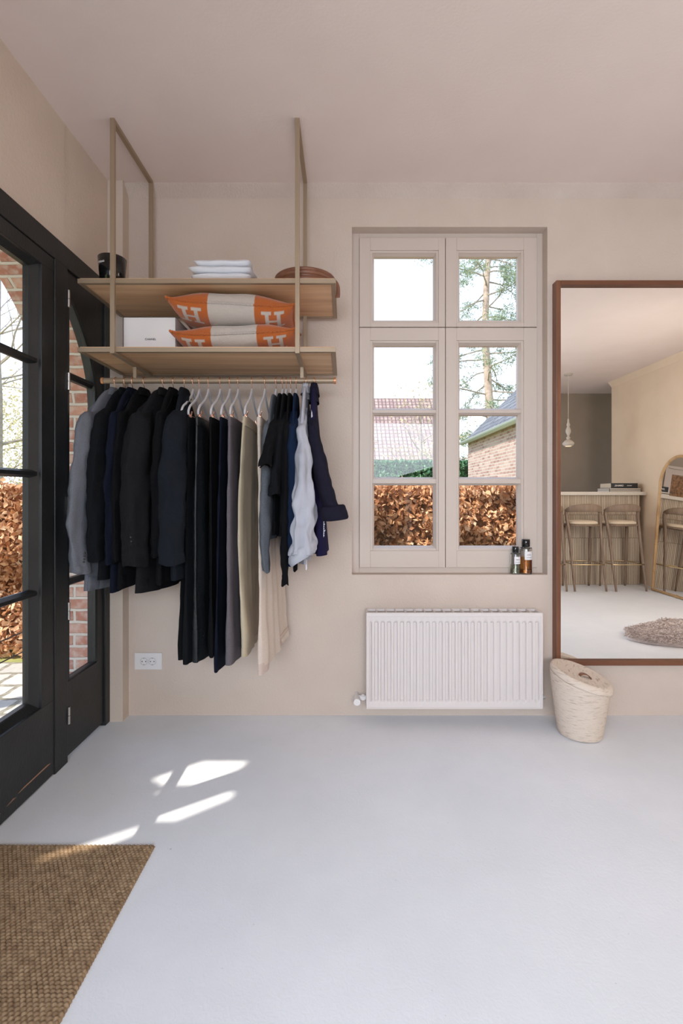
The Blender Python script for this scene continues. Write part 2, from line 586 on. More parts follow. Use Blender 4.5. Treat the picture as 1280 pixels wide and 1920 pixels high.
def smooth_path(pts, n=6):
    """catmull-rom through tuples of any length"""
    P = [np.array(p, float) for p in pts]
    P = [2 * P[0] - P[1]] + P + [2 * P[-1] - P[-2]]
    out = []
    for i in range(1, len(P) - 2):
        for k in range(n):
            t_ = k / n
            a, b_, c, d = P[i - 1], P[i], P[i + 1], P[i + 2]
            out.append(0.5 * ((2 * b_) + (-a + c) * t_ + (2 * a - 5 * b_ + 4 * c - d) * t_ ** 2 + (-a + 3 * b_ - 3 * c + d) * t_ ** 3))
    out.append(P[-2])
    return [tuple(float(x) for x in o) for o in out]


def wpos(parent):
    v = Vector((0, 0, 0))
    while parent is not None:
        v += parent.location
        parent = parent.parent
    return v


def obj(name, mb, m, parent=None, smooth=False, bevel=0.0, loc=None, subsurf=0, angle=None, segs=2):
    """world-space mesh data -> one object; its origin goes to loc (or to the parent's)"""
    me = bpy.data.meshes.new(name)
    base = wpos(parent)
    org = Vector(loc) if loc is not None else base
    vs = [(p[0] - org.x, p[1] - org.y, p[2] - org.z) for p in mb.v]
    me.from_pydata(vs, [], mb.f)
    if mb.uv:
        uvl = me.uv_layers.new(name='UVMap')
        for i, poly in enumerate(me.polygons):
            u = mb.uv.get(i)
            if u:
                for k, li in enumerate(poly.loop_indices):
                    uvl.data[li].uv = u[k]
    me.materials.append(m)
    o = bpy.data.objects.new(name, me)
    COL.objects.link(o)
    o.parent = parent
    o.location = org - base
    if smooth:
        me.shade_smooth()
        if angle:
            try:
                me.set_sharp_from_angle(angle=radians(angle))
            except Exception:
                pass
    if bevel:
        bv = o.modifiers.new('bevel', 'BEVEL')
        bv.width = bevel
        bv.segments = segs
        bv.limit_method = 'ANGLE'
    if subsurf:
        ss = o.modifiers.new('sub', 'SUBSURF')
        ss.levels = subsurf
        ss.render_levels = subsurf
    return o


def tag(o, label, cat, group=None, kind=None):
    o['label'] = label
    o['category'] = cat
    if group:
        o['group'] = group
    if kind:
        o['kind'] = kind
    return o


def thing(name, label, cat, loc=(0, 0, 0), group=None):
    o = bpy.data.objects.new(name, None)
    COL.objects.link(o)
    o.empty_display_size = 0.05
    o.location = loc
    return tag(o, label, cat, group)


def struct(name, mb, m, parent=None, **k):
    o = obj(name, mb, m, parent, **k)
    if parent is None:
        o['kind'] = 'structure'
    return o


def copy_tree(src, parent=None):
    c = src.copy()
    COL.objects.link(c)
    c.parent = parent
    for ch in list(src.children):
        copy_tree(ch, c)
    return c


def crumple(o, size, strength, sub=1):
    tx = bpy.data.textures.new('wrinkle', 'CLOUDS')
    tx.noise_scale = size
    tx.noise_depth = 2
    if sub:
        ss = o.modifiers.new('sub', 'SUBSURF')
        ss.levels = ss.render_levels = sub
    dm = o.modifiers.new('crumple', 'DISPLACE')
    dm.texture = tx
    dm.texture_coords = 'LOCAL'
    dm.strength = strength
    dm.mid_level = 0.5
    return o


def text(name, s, size, loc, rot, m, parent, extrude=0.0004, align='CENTER', xscale=1.0, mirror=False):
    cu = bpy.data.curves.new(name, 'FONT')
    cu.body = s
    cu.size = size
    cu.extrude = extrude
    cu.align_x = align
    cu.align_y = 'CENTER'
    cu.offset = size * 0.012
    tmp = bpy.data.objects.new(name + '_tmp', cu)
    COL.objects.link(tmp)
    bpy.context.view_layer.update()
    dg = bpy.context.evaluated_depsgraph_get()
    me = bpy.data.meshes.new_from_object(tmp.evaluated_get(dg))
    bpy.data.objects.remove(tmp)
    me.name = name
    me.transform(Matrix.Diagonal((xscale, 1, 1, 1)))
    me.materials.clear()
    me.materials.append(m)
    o = bpy.data.objects.new(name, me)
    COL.objects.link(o)
    o.parent = parent
    o.location = Vector(loc) - wpos(parent)
    o.rotation_euler = rot
    return o


RND = random.Random(7)

# ------------------------------------------------------------------ room shell
YB = 2.555           # back wall face
XL = -1.215          # left wall face
XR = 3.87            # right wall
YR = -2.71           # rear wall
YC = -1.95           # where the right wall ends (outer corner)
ZC = 2.78            # ceiling
XFAR = 5.2

struct('floor', MB().box(-1.30, XFAR, YR - 0.2, YB + 0.02, -0.12, 0.0), M_floor)
struct('ceiling', MB().box(-1.60, XFAR, YR - 0.2, YB + 0.35, ZC, ZC + 0.15), M_ceiling)

WX0, WX1, WZ0, WZ1 = 0.041, 1.073, 0.743, 2.580   # window opening in the back wall
mb = MB()
mb.box(-1.268, WX0, YB, YB + 0.30, -0.3, ZC)
mb.box(WX1, XFAR, YB, YB + 0.30, -0.3, ZC)
mb.box(WX0, WX1, YB, YB + 0.30, -0.3, WZ0)
mb.box(WX0, WX1, YB, YB + 0.30, WZ1, ZC)
struct('wall_back', mb, M_wall)
# sloping cornice where back wall meets ceiling
mb = MB().prism([(2.50, ZC + 0.001), (YB + 0.001, 2.73), (YB + 0.001, ZC + 0.001)], 'x', -1.137, XFAR)
struct('trim_1', mb, M_cornice)
# boxed-in corner
struct('trim_2', MB().box(XL, -1.137, 2.485, YB + 0.001, 0, ZC), M_wall_left)
# left wall with the opening of the glazed door
DY0, DY1, DZ1 = 0.40, 2.49, 2.243
mb = MB()
mb.box(-1.30, XL, DY0, YB, DZ1 - 0.06, ZC)
mb.box(-1.30, XL, DY1 - 0.03, YB, 0, DZ1)
mb.box(-1.30, XL, YR, DY0 + 0.03, 0, ZC)
struct('wall_left', mb, M_wall_left)
struct('wall_right', MB().box(XR, XR + 0.9, YC, YB, 0, ZC), M_wall_right)
# cornice on the right wall
struct('trim_3', MB().prism([(XR - 0.055, ZC), (XR, ZC - 0.07), (XR, ZC)], 'y', YC, 2.5), M_wall_right)
# rear wall with small window
RX0, RX1, RZ0, RZ1 = 2.02, 2.52, 1.25, 1.78
mb = MB()
mb.box(-1.3, RX0, YR - 0.2, YR, 0, ZC)
mb.box(RX1, XFAR, YR - 0.2, YR, 0, ZC)
mb.box(RX0, RX1, YR - 0.2, YR, 0, RZ0)
mb.box(RX0, RX1, YR - 0.2, YR, RZ1, ZC)
struct('wall_rear', mb, M_dark_wall)
struct('wall_alcove', MB().box(XFAR - 0.1, XFAR, YR, YC, 0, ZC), M_dark_wall)

# ------------------------------------------------------------------ back window
def frame_rect(mb, x0, x1, z0, z1, w, y0, y1, wz=None):
    wz = w if wz is None else wz
    mb.box(x0, x0 + w, y0, y1, z0, z1)
    mb.box(x1 - w, x1, y0, y1, z0, z1)
    mb.box(x0 + w, x1 - w, y0, y1, z0, z0 + wz)
    mb.box(x0 + w, x1 - w, y0, y1, z1 - wz, z1)
    return mb


YF = YB + 0.065
KF = (YF) / FPX
def wx(px): return (px - 645) * KF
def wz(py): return CZ + (926 - py) * KF


win = bpy.data.objects.new('window_1', None)
COL.objects.link(win)
win.location = ((WX0 + WX1) / 2, YF, WZ0)
win['kind'] = 'structure'
mb = MB()
fx0, fx1, fz0, fz1 = wx(673.5), wx(1005), wz(1063.5), wz(447.5)
mb.box(WX0 - 0.001, fx0 - 0.001, YF, YF + 0.08, WZ0 - 0.001, WZ1 + 0.001)
mb.box(fx1 + 0.001, WX1 + 0.001, YF, YF + 0.08, WZ0 - 0.001, WZ1 + 0.001)
mb.box(fx0 - 0.001, fx1 + 0.001, YF, YF + 0.08, WZ0 - 0.001, fz0 - 0.001)
mb.box(fx0 - 0.001, fx1 + 0.001, YF, YF + 0.08, fz1 + 0.001, WZ1 + 0.001)
mb.box(fx0, fx1, YF + 0.03, YF + 0.08, wz(620), wz(609))
mb.box(wx(834) - 0.008, wx(834) + 0.008, YF + 0.03, YF + 0.08, fz0, fz1)
obj('window_frame', mb, M_frame_white, win, bevel=0.0015)
xm = wx(834)
gx = [(wx(698), wx(817)), (wx(859), wx(976))]
rows_low = [(wz(768.5), wz(643.5)), (wz(898), wz(774.5)), (wz(1028), wz(906.5))]


def sash(parent, x0, x1, z0, z1, gx0, gx1, rows):
    """wooden casement: stiles and rails with stepped moulding, glazing bars"""
    mb = MB()
    y0, y1 = YF - 0.012, YF + 0.045
    gz0, gz1 = rows[-1][0], rows[0][1]
    mb.box(x0, gx0 - 0.012, y0, y1, z0, z1)
    mb.box(gx1 + 0.012, x1, y0, y1, z0, z1)
    mb.box(gx0 - 0.012, gx1 + 0.012, y0, y1, z0, gz0 - 0.012)
    mb.box(gx0 - 0.012, gx1 + 0.012, y0, y1, gz1 + 0.012, z1)
    # inner moulding step
    frame_rect(mb, gx0 - 0.0125, gx1 + 0.0125, gz0 - 0.0125, gz1 + 0.0125, 0.0125, y0 + 0.006, y1)
    for a, b_ in zip(rows[:-1], rows[1:]):
        zz0, zz1 = b_[1], a[0]
        mb.box(gx0, gx1, y0 + 0.008, y1, zz0, zz1)
    o = obj('sash', mb, M_frame_white, parent, bevel=0.0018)
    for (rz0, rz1) in rows:
        # glazing bead, narrowing towards the pane
        bd = MB()
        for (ax, bx, az, bz, cx_, dx, cz_, dz) in ():
            pass
        t_ = 0.010
        ya, yb = y0 + 0.010, y0 + 0.030
        A = [(gx0, ya, rz0), (gx1, ya, rz0), (gx1, ya, rz1), (gx0, ya, rz1)]
        B = [(gx0 + t_, yb, rz0 + t_), (gx1 - t_, yb, rz0 + t_), (gx1 - t_, yb, rz1 - t_), (gx0 + t_, yb, rz1 - t_)]
        C = [(p[0], y1, p[2]) for p in B]
        bd.loft([A, B, C], cap0=False, cap1=False)
        obj('glazing_bead', bd, M_frame_white, o)
        obj('pane', MB().box(gx0 + 0.004, gx1 - 0.004, y0 + 0.034, y0 + 0.038, rz0 + 0.004, rz1 - 0.004), M_pane, o)
    return o


zt = wz(615)
sash(win, fx0, xm - 0.0015, zt + 0.002, fz1, gx[0][0], gx[0][1], [(wz(602), wz(475))])
sash(win, xm + 0.0015, fx1, zt + 0.002, fz1, gx[1][0], gx[1][1], [(wz(602), wz(475))])
sash(win, fx0, xm - 0.0015, fz0, zt - 0.002, gx[0][0], gx[0][1], rows_low)
sash(win, xm + 0.0015, fx1, fz0, zt - 0.002, gx[1][0], gx[1][1], rows_low)
# mid joint of the one-piece top light stops short of its rails
for a, b_ in ((wz(468), fz1), (zt + 0.002, wz(606))):
    pass
obj('outer_sill', MB().box(WX0 - 0.02, WX1 + 0.02, YF + 0.08, YB + 0.36, WZ0 - 0.04, WZ0 + 0.0), M_bluestone, win)

# small rear window, seen only by way of the two mirrors
w2 = bpy.data.objects.new('window_2', None)
COL.objects.link(w2)
w2.location = ((RX0 + RX1) / 2, YR, RZ0)
w2['kind'] = 'structure'
mb = MB()
frame_rect(mb, RX0 - 0.04, RX1 + 0.04, RZ0 - 0.04, RZ1 + 0.04, 0.04, YR - 0.0, YR + 0.02)
frame_rect(mb, RX0, RX1, RZ0, RZ1, 0.09, YR - 0.07, YR - 0.01)
obj('window_frame', mb, M_frame_white, w2, bevel=0.003)
obj('pane', MB().box(RX0 + 0.08, RX1 - 0.08, YR - 0.045, YR - 0.04, RZ0 + 0.08, RZ1 - 0.08), M_pane, w2)

# ------------------------------------------------------------------ black glazed door set
door = bpy.data.objects.new('door_1', None)
COL.objects.link(door)
door.location = (-1.235, 1.39, 0)
door['kind'] = 'structure'
DX1, DX0 = -1.203, -1.270
AC, AA, AB, AZ = 1.445, 0.930, 0.705, 1.575           # ellipse of the side lights' glass
MUN = (0.775, 1.25, 1.70)
GZ0, GZ1 = 0.344, 2.07


def mir(y):
    return 2 * AC - y


def ybox(mb, ya, yb, z0, z1, x0=DX0, x1=DX1):
    mb.box(x0, x1, min(ya, yb), max(ya, yb), z0, z1)


mb = MB()
ybox(mb, DY0, DY1, 2.150, DZ1)                       # head
for f in (lambda y: y, mir):
    ybox(mb, f(2.44), f(2.492), 0, 2.152)            # outer posts
    ybox(mb, f(2.015), f(2.108), 0, 2.152)           # posts between leaf and side light
obj('door_frame', mb, M_black, door, bevel=0.003)


def ell(y):
    u = min(0.9999, abs(y - AC) / AA)
    return AZ + AB * math.sqrt(1 - u * u)


for f in (lambda y: y, mir):
    # side light: bottom panel, stiles, spandrel following the arch
    mb = MB()
    ybox(mb, f(2.110), f(2.438), 0.02, GZ0, DX0 + 0.012, DX1 - 0.010)
    ybox(mb, f(2.110), f(2.122), GZ0, 2.150, DX0 + 0.012, DX1 - 0.010)
    ybox(mb, f(2.372), f(2.438), GZ0, AZ + 0.02, DX0 + 0.012, DX1 - 0.010)
    ys = [2.122 + (AC + AA - 0.0005 - 2.122) * (k / 20) ** 0.7 for k in range(21)]
    for a, b_ in zip(ys[:-1], ys[1:]):
        p = [(f(a), min(2.149, ell(a))), (f(b_), min(2.149, ell(b_))), (f(b_), 2.15), (f(a), 2.15)]
        mb.prism(p, 'x', DX0 + 0.012, DX1 - 0.010)
    ybox(mb, f(AC + AA), f(2.438), AZ, 2.15, DX0 + 0.012, DX1 - 0.010)
    side = obj('side_light', mb, M_black, door)
    # raised bead around the glass
    pts = [(f(2.126), z) for z in (GZ0 + 0.008,)] + [(f(2.126), 2.06)]
    arc = [(f(y), ell(y) - 0.004) for y in [2.13 + (2.366 - 2.13) * (k / 14) ** 0.75 for k in range(15)]]
    pts = pts + arc + [(f(2.368), 1.5), (f(2.368), GZ0 + 0.008)]
    bd = MB().tube([(DX1 - 0.016, p[0], p[1]) for p in pts], 0.012, n=6, closed=True)
    obj('glazing_bead', bd, M_black, side)
    for z in MUN:
        ye = 2.372
        if z > AZ:
            ye = AC + AA * math.sqrt(max(0, 1 - ((z - AZ) / AB) ** 2))
        mb = MB()
        a, b_ = f(2.120), f(ye)
        mb.prism([(DX0 + 0.014, z - 0.016), (DX0 + 0.014, z + 0.016), (DX1 - 0.03, z + 0.016), (DX1 - 0.012, z + 0.006),
                  (DX1 - 0.012, z - 0.006), (DX1 - 0.03, z - 0.016)], 'y', min(a, b_), max(a, b_))
        obj('glazing_bar', mb, M_black, side)
    pane = [(f(2.12), GZ0 - 0.01), (f(2.38), GZ0 - 0.01), (f(2.38), 1.5)]
    pane += [(f(y), ell(y) + 0.008) for y in [2.37 - (2.37 - 2.12) * k / 12 for k in range(13)]]
    obj('pane', MB().prism(pane, 'x', -1.243, -1.240), M_pane, side)
    # leaf
    la, lb = 1.447, 2.013
    mb = MB()
    x0, x1 = DX0 + 0.004, DX1 - 0.004
    ybox(mb, f(la), f(lb), 0.006, GZ0 - 0.03, x0, x1)
    ybox(mb, f(la), f(lb), GZ1 + 0.02, 2.148, x0, x1)
    ybox(mb, f(la), f(la + 0.034), GZ0 - 0.03, GZ1 + 0.02, x0, x1)
    ybox(mb, f(lb - 0.082), f(lb), GZ0 - 0.03, GZ1 + 0.02, x0, x1)
    leaf = obj('door_leaf', mb, M_black, door, bevel=0.002)
    ga, gb = la + 0.034, lb - 0.082
    bd = MB()
    A = [(x1 - 0.012, f(ga), GZ0 - 0.03), (x1 - 0.012, f(gb), GZ0 - 0.03), (x1 - 0.012, f(gb), GZ1 + 0.02), (x1 - 0.012, f(ga), GZ1 + 0.02)]
    i_ = 0.027
    B = [(x1 - 0.036, f(ga + i_), GZ0), (x1 - 0.036, f(gb - i_), GZ0), (x1 - 0.036, f(gb - i_), GZ1), (x1 - 0.036, f(ga + i_), GZ1)]
    C = [(x0, p[1], p[2]) for p in B]
    Dd = [(x0, A[k][1], A[k][2]) for k in range(4)]
    bd.loft([A, B, C, Dd], cap0=False, cap1=False)
    obj('glazing_bead', bd, M_black, leaf)
    for z in MUN:
        mb = MB()
        a, b_ = f(ga + 0.01), f(gb - 0.01)
        mb.prism([(x0 + 0.012, z - 0.015), (x0 + 0.012, z + 0.015), (x1 - 0.034, z + 0.016), (x1 - 0.012, z + 0.007), (x1 - 0.012, z - 0.007),
                  (x1 - 0.034, z - 0.016)], 'y', min(a, b_), max(a, b_))
        obj('glazing_bar', mb, M_black, leaf)
    obj('pane', MB().box(-1.2435, -1.240, min(f(ga), f(gb)), max(f(ga), f(gb)), GZ0 - 0.01, GZ1 + 0.01), M_pane, leaf)
    for z in (0.205, 0.66, 1.12, 1.66, 2.02):
        hg = MB()
        yy = f(2.107)
        for (za, zb) in ((z - 0.037, z - 0.001), (z + 0.001, z + 0.037)):
            hg.tube([(DX1 + 0.004, yy, za), (DX1 + 0.004, yy, zb)], 0.006, n=10)
        obj('hinge', hg, M_steel, leaf, smooth=True, angle=40)
# worn paint streaks on the lower rail
for k, (ya, yb, z) in enumerate(((1.79, 1.99, 0.060), (1.73, 1.78, 0.052), (1.66, 1.70, 0.045))):
    mb = MB().prism([(ya, z), (yb, z + 0.002), (yb - 0.02, z + 0.007), (ya + 0.03, z + 0.005)], 'x', DX1 - 0.0052, DX1 - 0.0028)
    obj('worn_paint_streak', mb, mat('bare_wood_%d' % k, (0.36, 0.20, 0.12), rough=0.8), door)

# ------------------------------------------------------------------ brick outer wall with arch
EC, EA, EB, EZ = 1.39, 1.21, 0.886, 1.547
mb = MB()
x0, x1 = -1.60, -1.272
NA = 48
pts = [(EC + EA * cos(pi * k / NA), EZ + EB * sin(pi * k / NA)) for k in range(NA + 1)]
ztop = 3.3
yw0, yw1 = -2.9, YB + 0.3
for x, flip in ((x0, True), (x1, False)):
    def q(a, b_, c, d):
        P = [(x, a[0], a[1]), (x, b_[0], b_[1]), (x, c[0], c[1]), (x, d[0], d[1])]
        if flip:
            P = P[::-1]
        mb.add(P, [(0, 1, 2, 3)], [[(p[1], p[2]) for p in P]])
    for k in range(NA):
        a, b_ = pts[k], pts[k + 1]
        q(a, (a[0], ztop), (b_[0], ztop), b_)
    q((yw0, -0.3), (yw0, ztop), (EC - EA, ztop), (EC - EA, -0.3))
    q((EC + EA, -0.3), (EC + EA, ztop), (yw1, ztop), (yw1, -0.3))
path = [(EC + EA, -0.3)] + pts + [(EC - EA, -0.3)]
s_ = 0.0
for a, b_ in zip(path[:-1], path[1:]):
    L = math.hypot(a[0] - b_[0], a[1] - b_[1])
    mb.add([(x0, a[0], a[1]), (x1, a[0], a[1]), (x1, b_[0], b_[1]), (x0, b_[0], b_[1])], [(0, 1, 2, 3)],
           [[(x0 + 0.05, s_), (x1 + 0.05, s_), (x1 + 0.05, s_ + L), (x0 + 0.05, s_ + L)]])
    s_ += L
mb.quad((x0, yw1, -0.3), (x1, yw1, -0.3), (x1, yw1, ztop), (x0, yw1, ztop), [(0, 0), (.3, 0), (.3, 3.3), (0, 3.3)])
mb.quad((x0, yw0, ztop), (x0, yw1, ztop), (x1, yw1, ztop), (x1, yw0, ztop), [(0, 0), (5, 0), (5, .3), (0, .3)])
struct('wall_outer', mb, M_brick)
struct('trim_4', MB().box(-1.66, -1.272, EC - EA + 0.002, EC + EA - 0.002, -0.12, 0.015), M_bluestone)   # doorstep

# ------------------------------------------------------------------ outside ground
struct('ground', MB().box(-40, 40, -20, 60, -0.35, -0.15), M_grass)
mb = MB()
mb.add([(-4.2, -2, -0.135), (-1.6, -2, -0.135), (-1.6, 3.75, -0.135), (-4.2, 3.75, -0.135)], [(0, 1, 2, 3)],
       [[(-4.2, -2), (-1.6, -2), (-1.6, 3.75), (-4.2, 3.75)]])
mb.add([(-4.2, -2, -0.16), (-1.6, -2, -0.16), (-1.6, 3.75, -0.16), (-4.2, 3.75, -0.16)], [(3, 2, 1, 0)],
       [[(0, 0)] * 4])
struct('terrace', mb, M_stone)

# ------------------------------------------------------------------ plants outside
def leaves_mesh(name, P, size, m, parent=None, aspect=0.6, droop=None, bend=0.25, seed=1, loc=None):
    """P: n x 3 points; every leaf is a small creased blade of 2 quads"""
    rng = np.random.default_rng(seed)
    n = len(P)
    d = rng.normal(size=(n, 3))
    if droop is not None:
        d += np.array(droop)
    d /= np.linalg.norm(d, axis=1)[:, None]
    a = rng.normal(size=(n, 3))
    a -= d * (a * d).sum(1)[:, None]
    a /= np.linalg.norm(a, axis=1)[:, None]
    nn = np.cross(d, a)
    s = size * rng.uniform(0.6, 1.3, n)[:, None]
    w = s * aspect * 0.5
    v0 = P - d * s * 0.5
    v1 = P + d * s * 0.5 - nn * s * bend * 0.6
    c = P + nn * s * bend * 0.3
    l = P + a * w - nn * s * bend * 0.3
    r = P - a * w - nn * s * bend * 0.3
    V = np.stack([v0, l, v1, r, c], 1).reshape(-1, 3)
    base = (np.arange(n) * 5)[:, None]
    F = np.concatenate([base + np.array([[0, 1, 4]]), base + np.array([[1, 2, 4]]), base + np.array([[2, 3, 4]]),
                        base + np.array([[3, 0, 4]])], 1).reshape(-1)
    me = bpy.data.meshes.new(name)
    org = np.array(wpos(parent) if loc is None else loc, float)
    V = V - org
    me.vertices.add(len(V))
    me.vertices.foreach_set('co', V.reshape(-1).astype(np.float32))
    nf = n * 4
    me.loops.add(nf * 3)
    me.loops.foreach_set('vertex_index', F.astype(np.int32))
    me.polygons.add(nf)
    me.polygons.foreach_set('loop_start', (np.arange(nf) * 3).astype(np.int32))
    me.polygons.foreach_set('loop_total', np.full(nf, 3, dtype=np.int32))
    me.update()
    me.validate()
    me.materials.append(m)
    o = bpy.data.objects.new(name, me)
    COL.objects.link(o)
    o.parent = parent
    if parent is None:
        o.location = org
    return o


def hedge(label, x0, x1, y0, y1, z0, z1, n, size, m, seed, aspect=0.6, lump=0.04, corem=None):
    corem = corem or M_beechcore
    root = thing('hedge', label, 'hedge', ((x0 + x1) / 2, (y0 + y1) / 2, z0))
    rng = np.random.default_rng(seed)
    L = x1 - x0
    areaf = L * (z1 - z0)
    areat = L * (y1 - y0)
    nf_ = int(n * areaf / (areaf + areat))
    ntp = n - nf_
    X = rng.uniform(x0, x1, nf_)
    Z = rng.uniform(z0, z1, nf_)
    Y = y0 + np.abs(rng.normal(size=nf_)) * 0.06 + lump * np.sin(X * 7 + 2 * np.sin(Z * 5)) + lump * np.sin(Z * 9 + X * 3)
    P1 = np.stack([X, Y, Z], 1)
    X = rng.uniform(x0, x1, ntp)
    Y = rng.uniform(y0, y1, ntp)
    Z = z1 - np.abs(rng.normal(size=ntp)) * 0.04 + lump * 0.5 * np.sin(X * 9 + Y * 4) + (rng.random(ntp) < 0.04) * rng.uniform(0, 0.06, ntp)
    P2 = np.stack([X, Y, Z], 1)
    ne = n // 10
    P3 = np.stack([np.where(rng.random(ne) < 0.5, x0, x1) + rng.normal(size=ne) * 0.03, rng.uniform(y0, y1, ne),
                   rng.uniform(z0, z1, ne)], 1)
    leaves_mesh('leaves', np.concatenate([P1, P2, P3]), size, m, root, aspect=aspect, droop=(0, -0.2, -0.7), seed=seed)
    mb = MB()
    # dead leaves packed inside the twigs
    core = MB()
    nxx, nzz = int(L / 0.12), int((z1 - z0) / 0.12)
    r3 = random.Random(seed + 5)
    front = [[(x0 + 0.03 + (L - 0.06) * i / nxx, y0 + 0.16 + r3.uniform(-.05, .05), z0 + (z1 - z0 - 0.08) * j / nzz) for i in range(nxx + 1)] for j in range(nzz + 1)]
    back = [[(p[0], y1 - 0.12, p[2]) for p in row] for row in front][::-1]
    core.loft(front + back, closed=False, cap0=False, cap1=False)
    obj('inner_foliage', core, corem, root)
    r2 = random.Random(seed)
    k = int(L / 0.14)
    for i in range(k):
        bx = x0 + L * (i + 0.5) / k
        by = r2.uniform(y0 + 0.1, y1 - 0.1)
        mb.tube([(bx, by, z0), (bx + r2.uniform(-.05, .05), by, (z0 + z1) / 2), (bx + r2.uniform(-.1, .1), by, z1 - 0.08)],
                [0.018, 0.012, 0.005], n=5)
        for j in range(5):
            zz = r2.uniform(z0 + 0.1, z1 - 0.2)
            mb.tube([(bx, by, zz), (bx + r2.uniform(-.2, .2), y0 + 0.05, zz + r2.uniform(.02, .2))], [0.007, 0.003], n=4)
    obj('branches', mb, M_twig, root)
    return root


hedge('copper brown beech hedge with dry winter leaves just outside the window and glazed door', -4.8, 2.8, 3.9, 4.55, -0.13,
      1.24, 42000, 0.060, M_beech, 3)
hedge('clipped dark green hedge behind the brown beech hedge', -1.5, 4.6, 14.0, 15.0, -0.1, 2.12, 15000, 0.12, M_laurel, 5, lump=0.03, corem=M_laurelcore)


def grow(mb, p, d, L, r, depth, rnd, tips, spread=0.7, kids=3, upb=0.15, n=6, shrink=0.68):
    k = 3
    pts = [p]
    rs = [r]
    q_ = Vector(p)
    dd = Vector(d).normalized()
    for i in range(k):
        dd = (dd + Vector((rnd.uniform(-.18, .18), rnd.uniform(-.18, .18), rnd.uniform(-.1, .1) + upb * 0.3))).normalized()
        q_ = q_ + dd * L / k
        pts.append(tuple(q_))
        rs.append(r * (1 - 0.45 * (i + 1) / k))
    mb.tube(pts, rs, n=n if depth > 1 else 4)
    tips.append((tuple(q_), depth))
    if depth <= 0:
        return
    for i in range(kids):
        t_ = rnd.uniform(0.35, 1.0) if i < kids - 1 else 1.0
        seg = min(k - 1, int(t_ * k))
        b0 = Vector(pts[seg]).lerp(Vector(pts[seg + 1]), min(1, t_ * k - seg)) if seg < k else Vector(pts[-1])
        nd = (dd + Vector((rnd.uniform(-1, 1), rnd.uniform(-1, 1), rnd.uniform(-.5, .8))) * spread).normalized()
        grow(mb, tuple(b0), nd, L * shrink * rnd.uniform(.8, 1.2), max(0.004, r * 0.5), depth - 1, rnd, tips, spread, kids, upb, n, shrink)


def bare_tree(name, label, x, y, h, r, seed, depth=4, kids=3, bud=0, budm=None, spread=0.7, budsize=0.1, lean=0.0, first=0.35,
              budspread=0.35, group=None):
    root = thing(name, label, 'tree', (x, y, -0.15), group)
    rnd = random.Random(seed)
    mb = MB()
    tips = []
    pts = [(x, y, -0.15)]
    rs = [r]
    for i in range(1, 7):
        t_ = i / 6
        pts.append((x + lean * t_ + rnd.uniform(-.03, .03) * h / 5, y, -0.15 + h * t_))
        rs.append(r * (1 - 0.75 * t_))
    mb.tube(pts, rs, n=8)
    for i in range(int(9)):
        t_ = first + (1 - first) * i / 9
        j = min(5, int(t_ * 6))
        b0 = Vector(pts[j]).lerp(Vector(pts[j + 1]), t_ * 6 - j)
        a = i * 2.4 + rnd.uniform(-.4, .4)
        d = Vector((cos(a), sin(a), rnd.uniform(0.2, 0.7)))
        grow(mb, tuple(b0), d, h * 0.26 * (1.2 - 0.6 * t_), r * 0.42 * (1.15 - t_), depth - 1, rnd, tips, spread, kids)
    obj('trunk', mb, M_bark2, root)
    if bud:
        rng = np.random.default_rng(seed)
        T = np.array([t_[0] for t_ in tips])
        P = T[rng.integers(0, len(T), bud)] + rng.normal(size=(bud, 3)) * budspread
        leaves_mesh('buds', P, budsize, budm, root, aspect=0.5, seed=seed)
    return root


def pine(label, x, y, h, r, seed):
    root = thing('pine_tree', label, 'tree', (x, y, -0.15))
    rnd = random.Random(seed)
    mb = MB()
    pts = [(x + 0.12 * sin(i * 0.8), y, -0.15 + h * i / 10) for i in range(11)]
    mb.tube(pts, [r * (1 - 0.06 * i) for i in range(11)], n=10)
    obj('trunk', mb, M_bark, root, smooth=True)
    br = MB()
    tips = []
    for i in range(62):
        t_ = 0.16 + 0.80 * i / 62
        z = h * t_
        j = min(9, int(t_ * 10))
        b0 = Vector(pts[j]).lerp(Vector(pts[j + 1]), t_ * 10 - j)
        a = i * 2.4 + rnd.uniform(-.5, .5)
        L = (2.9 - 1.5 * t_) * rnd.uniform(0.55, 1.15)
        q_ = b0.copy()
        P = [tuple(q_)]
        dd = Vector((cos(a), sin(a), rnd.uniform(-.25, .35)))
        for k in range(5):
            dd = (dd + Vector((rnd.uniform(-.25, .25), rnd.uniform(-.25, .25), rnd.uniform(-.22, .12)))).normalized()
            q_ = q_ + dd * L / 5
            P.append(tuple(q_))
            if k > 0:
                for s in range(2):
                    d2 = (dd + Vector((rnd.uniform(-1, 1), rnd.uniform(-1, 1), rnd.uniform(-.4, .5)))).normalized()
                    e = q_ + d2 * rnd.uniform(.25, .65)
                    br.tube([tuple(q_), tuple((q_ + e) / 2 + Vector((0, 0, -.04))), tuple(e)], [0.012, 0.008, 0.004], n=4)
                    tips.append(tuple(e))
        br.tube(P, [0.04, 0.03, 0.024, 0.018, 0.012, 0.006], n=5)
        tips.append(P[-1])
    obj('branch', br, M_bark2, root)
    rng = np.random.default_rng(seed)
    T = np.array(tips)
    nn = 24000
    keep = T[rng.random(len(T)) < 0.9]
    P = keep[rng.integers(0, len(keep), nn)] + rng.normal(size=(nn, 3)) * np.array([0.13, 0.13, 0.09])
    leaves_mesh('needles', P, 0.15, M_needle, root, aspect=0.16, seed=seed, bend=0.05)


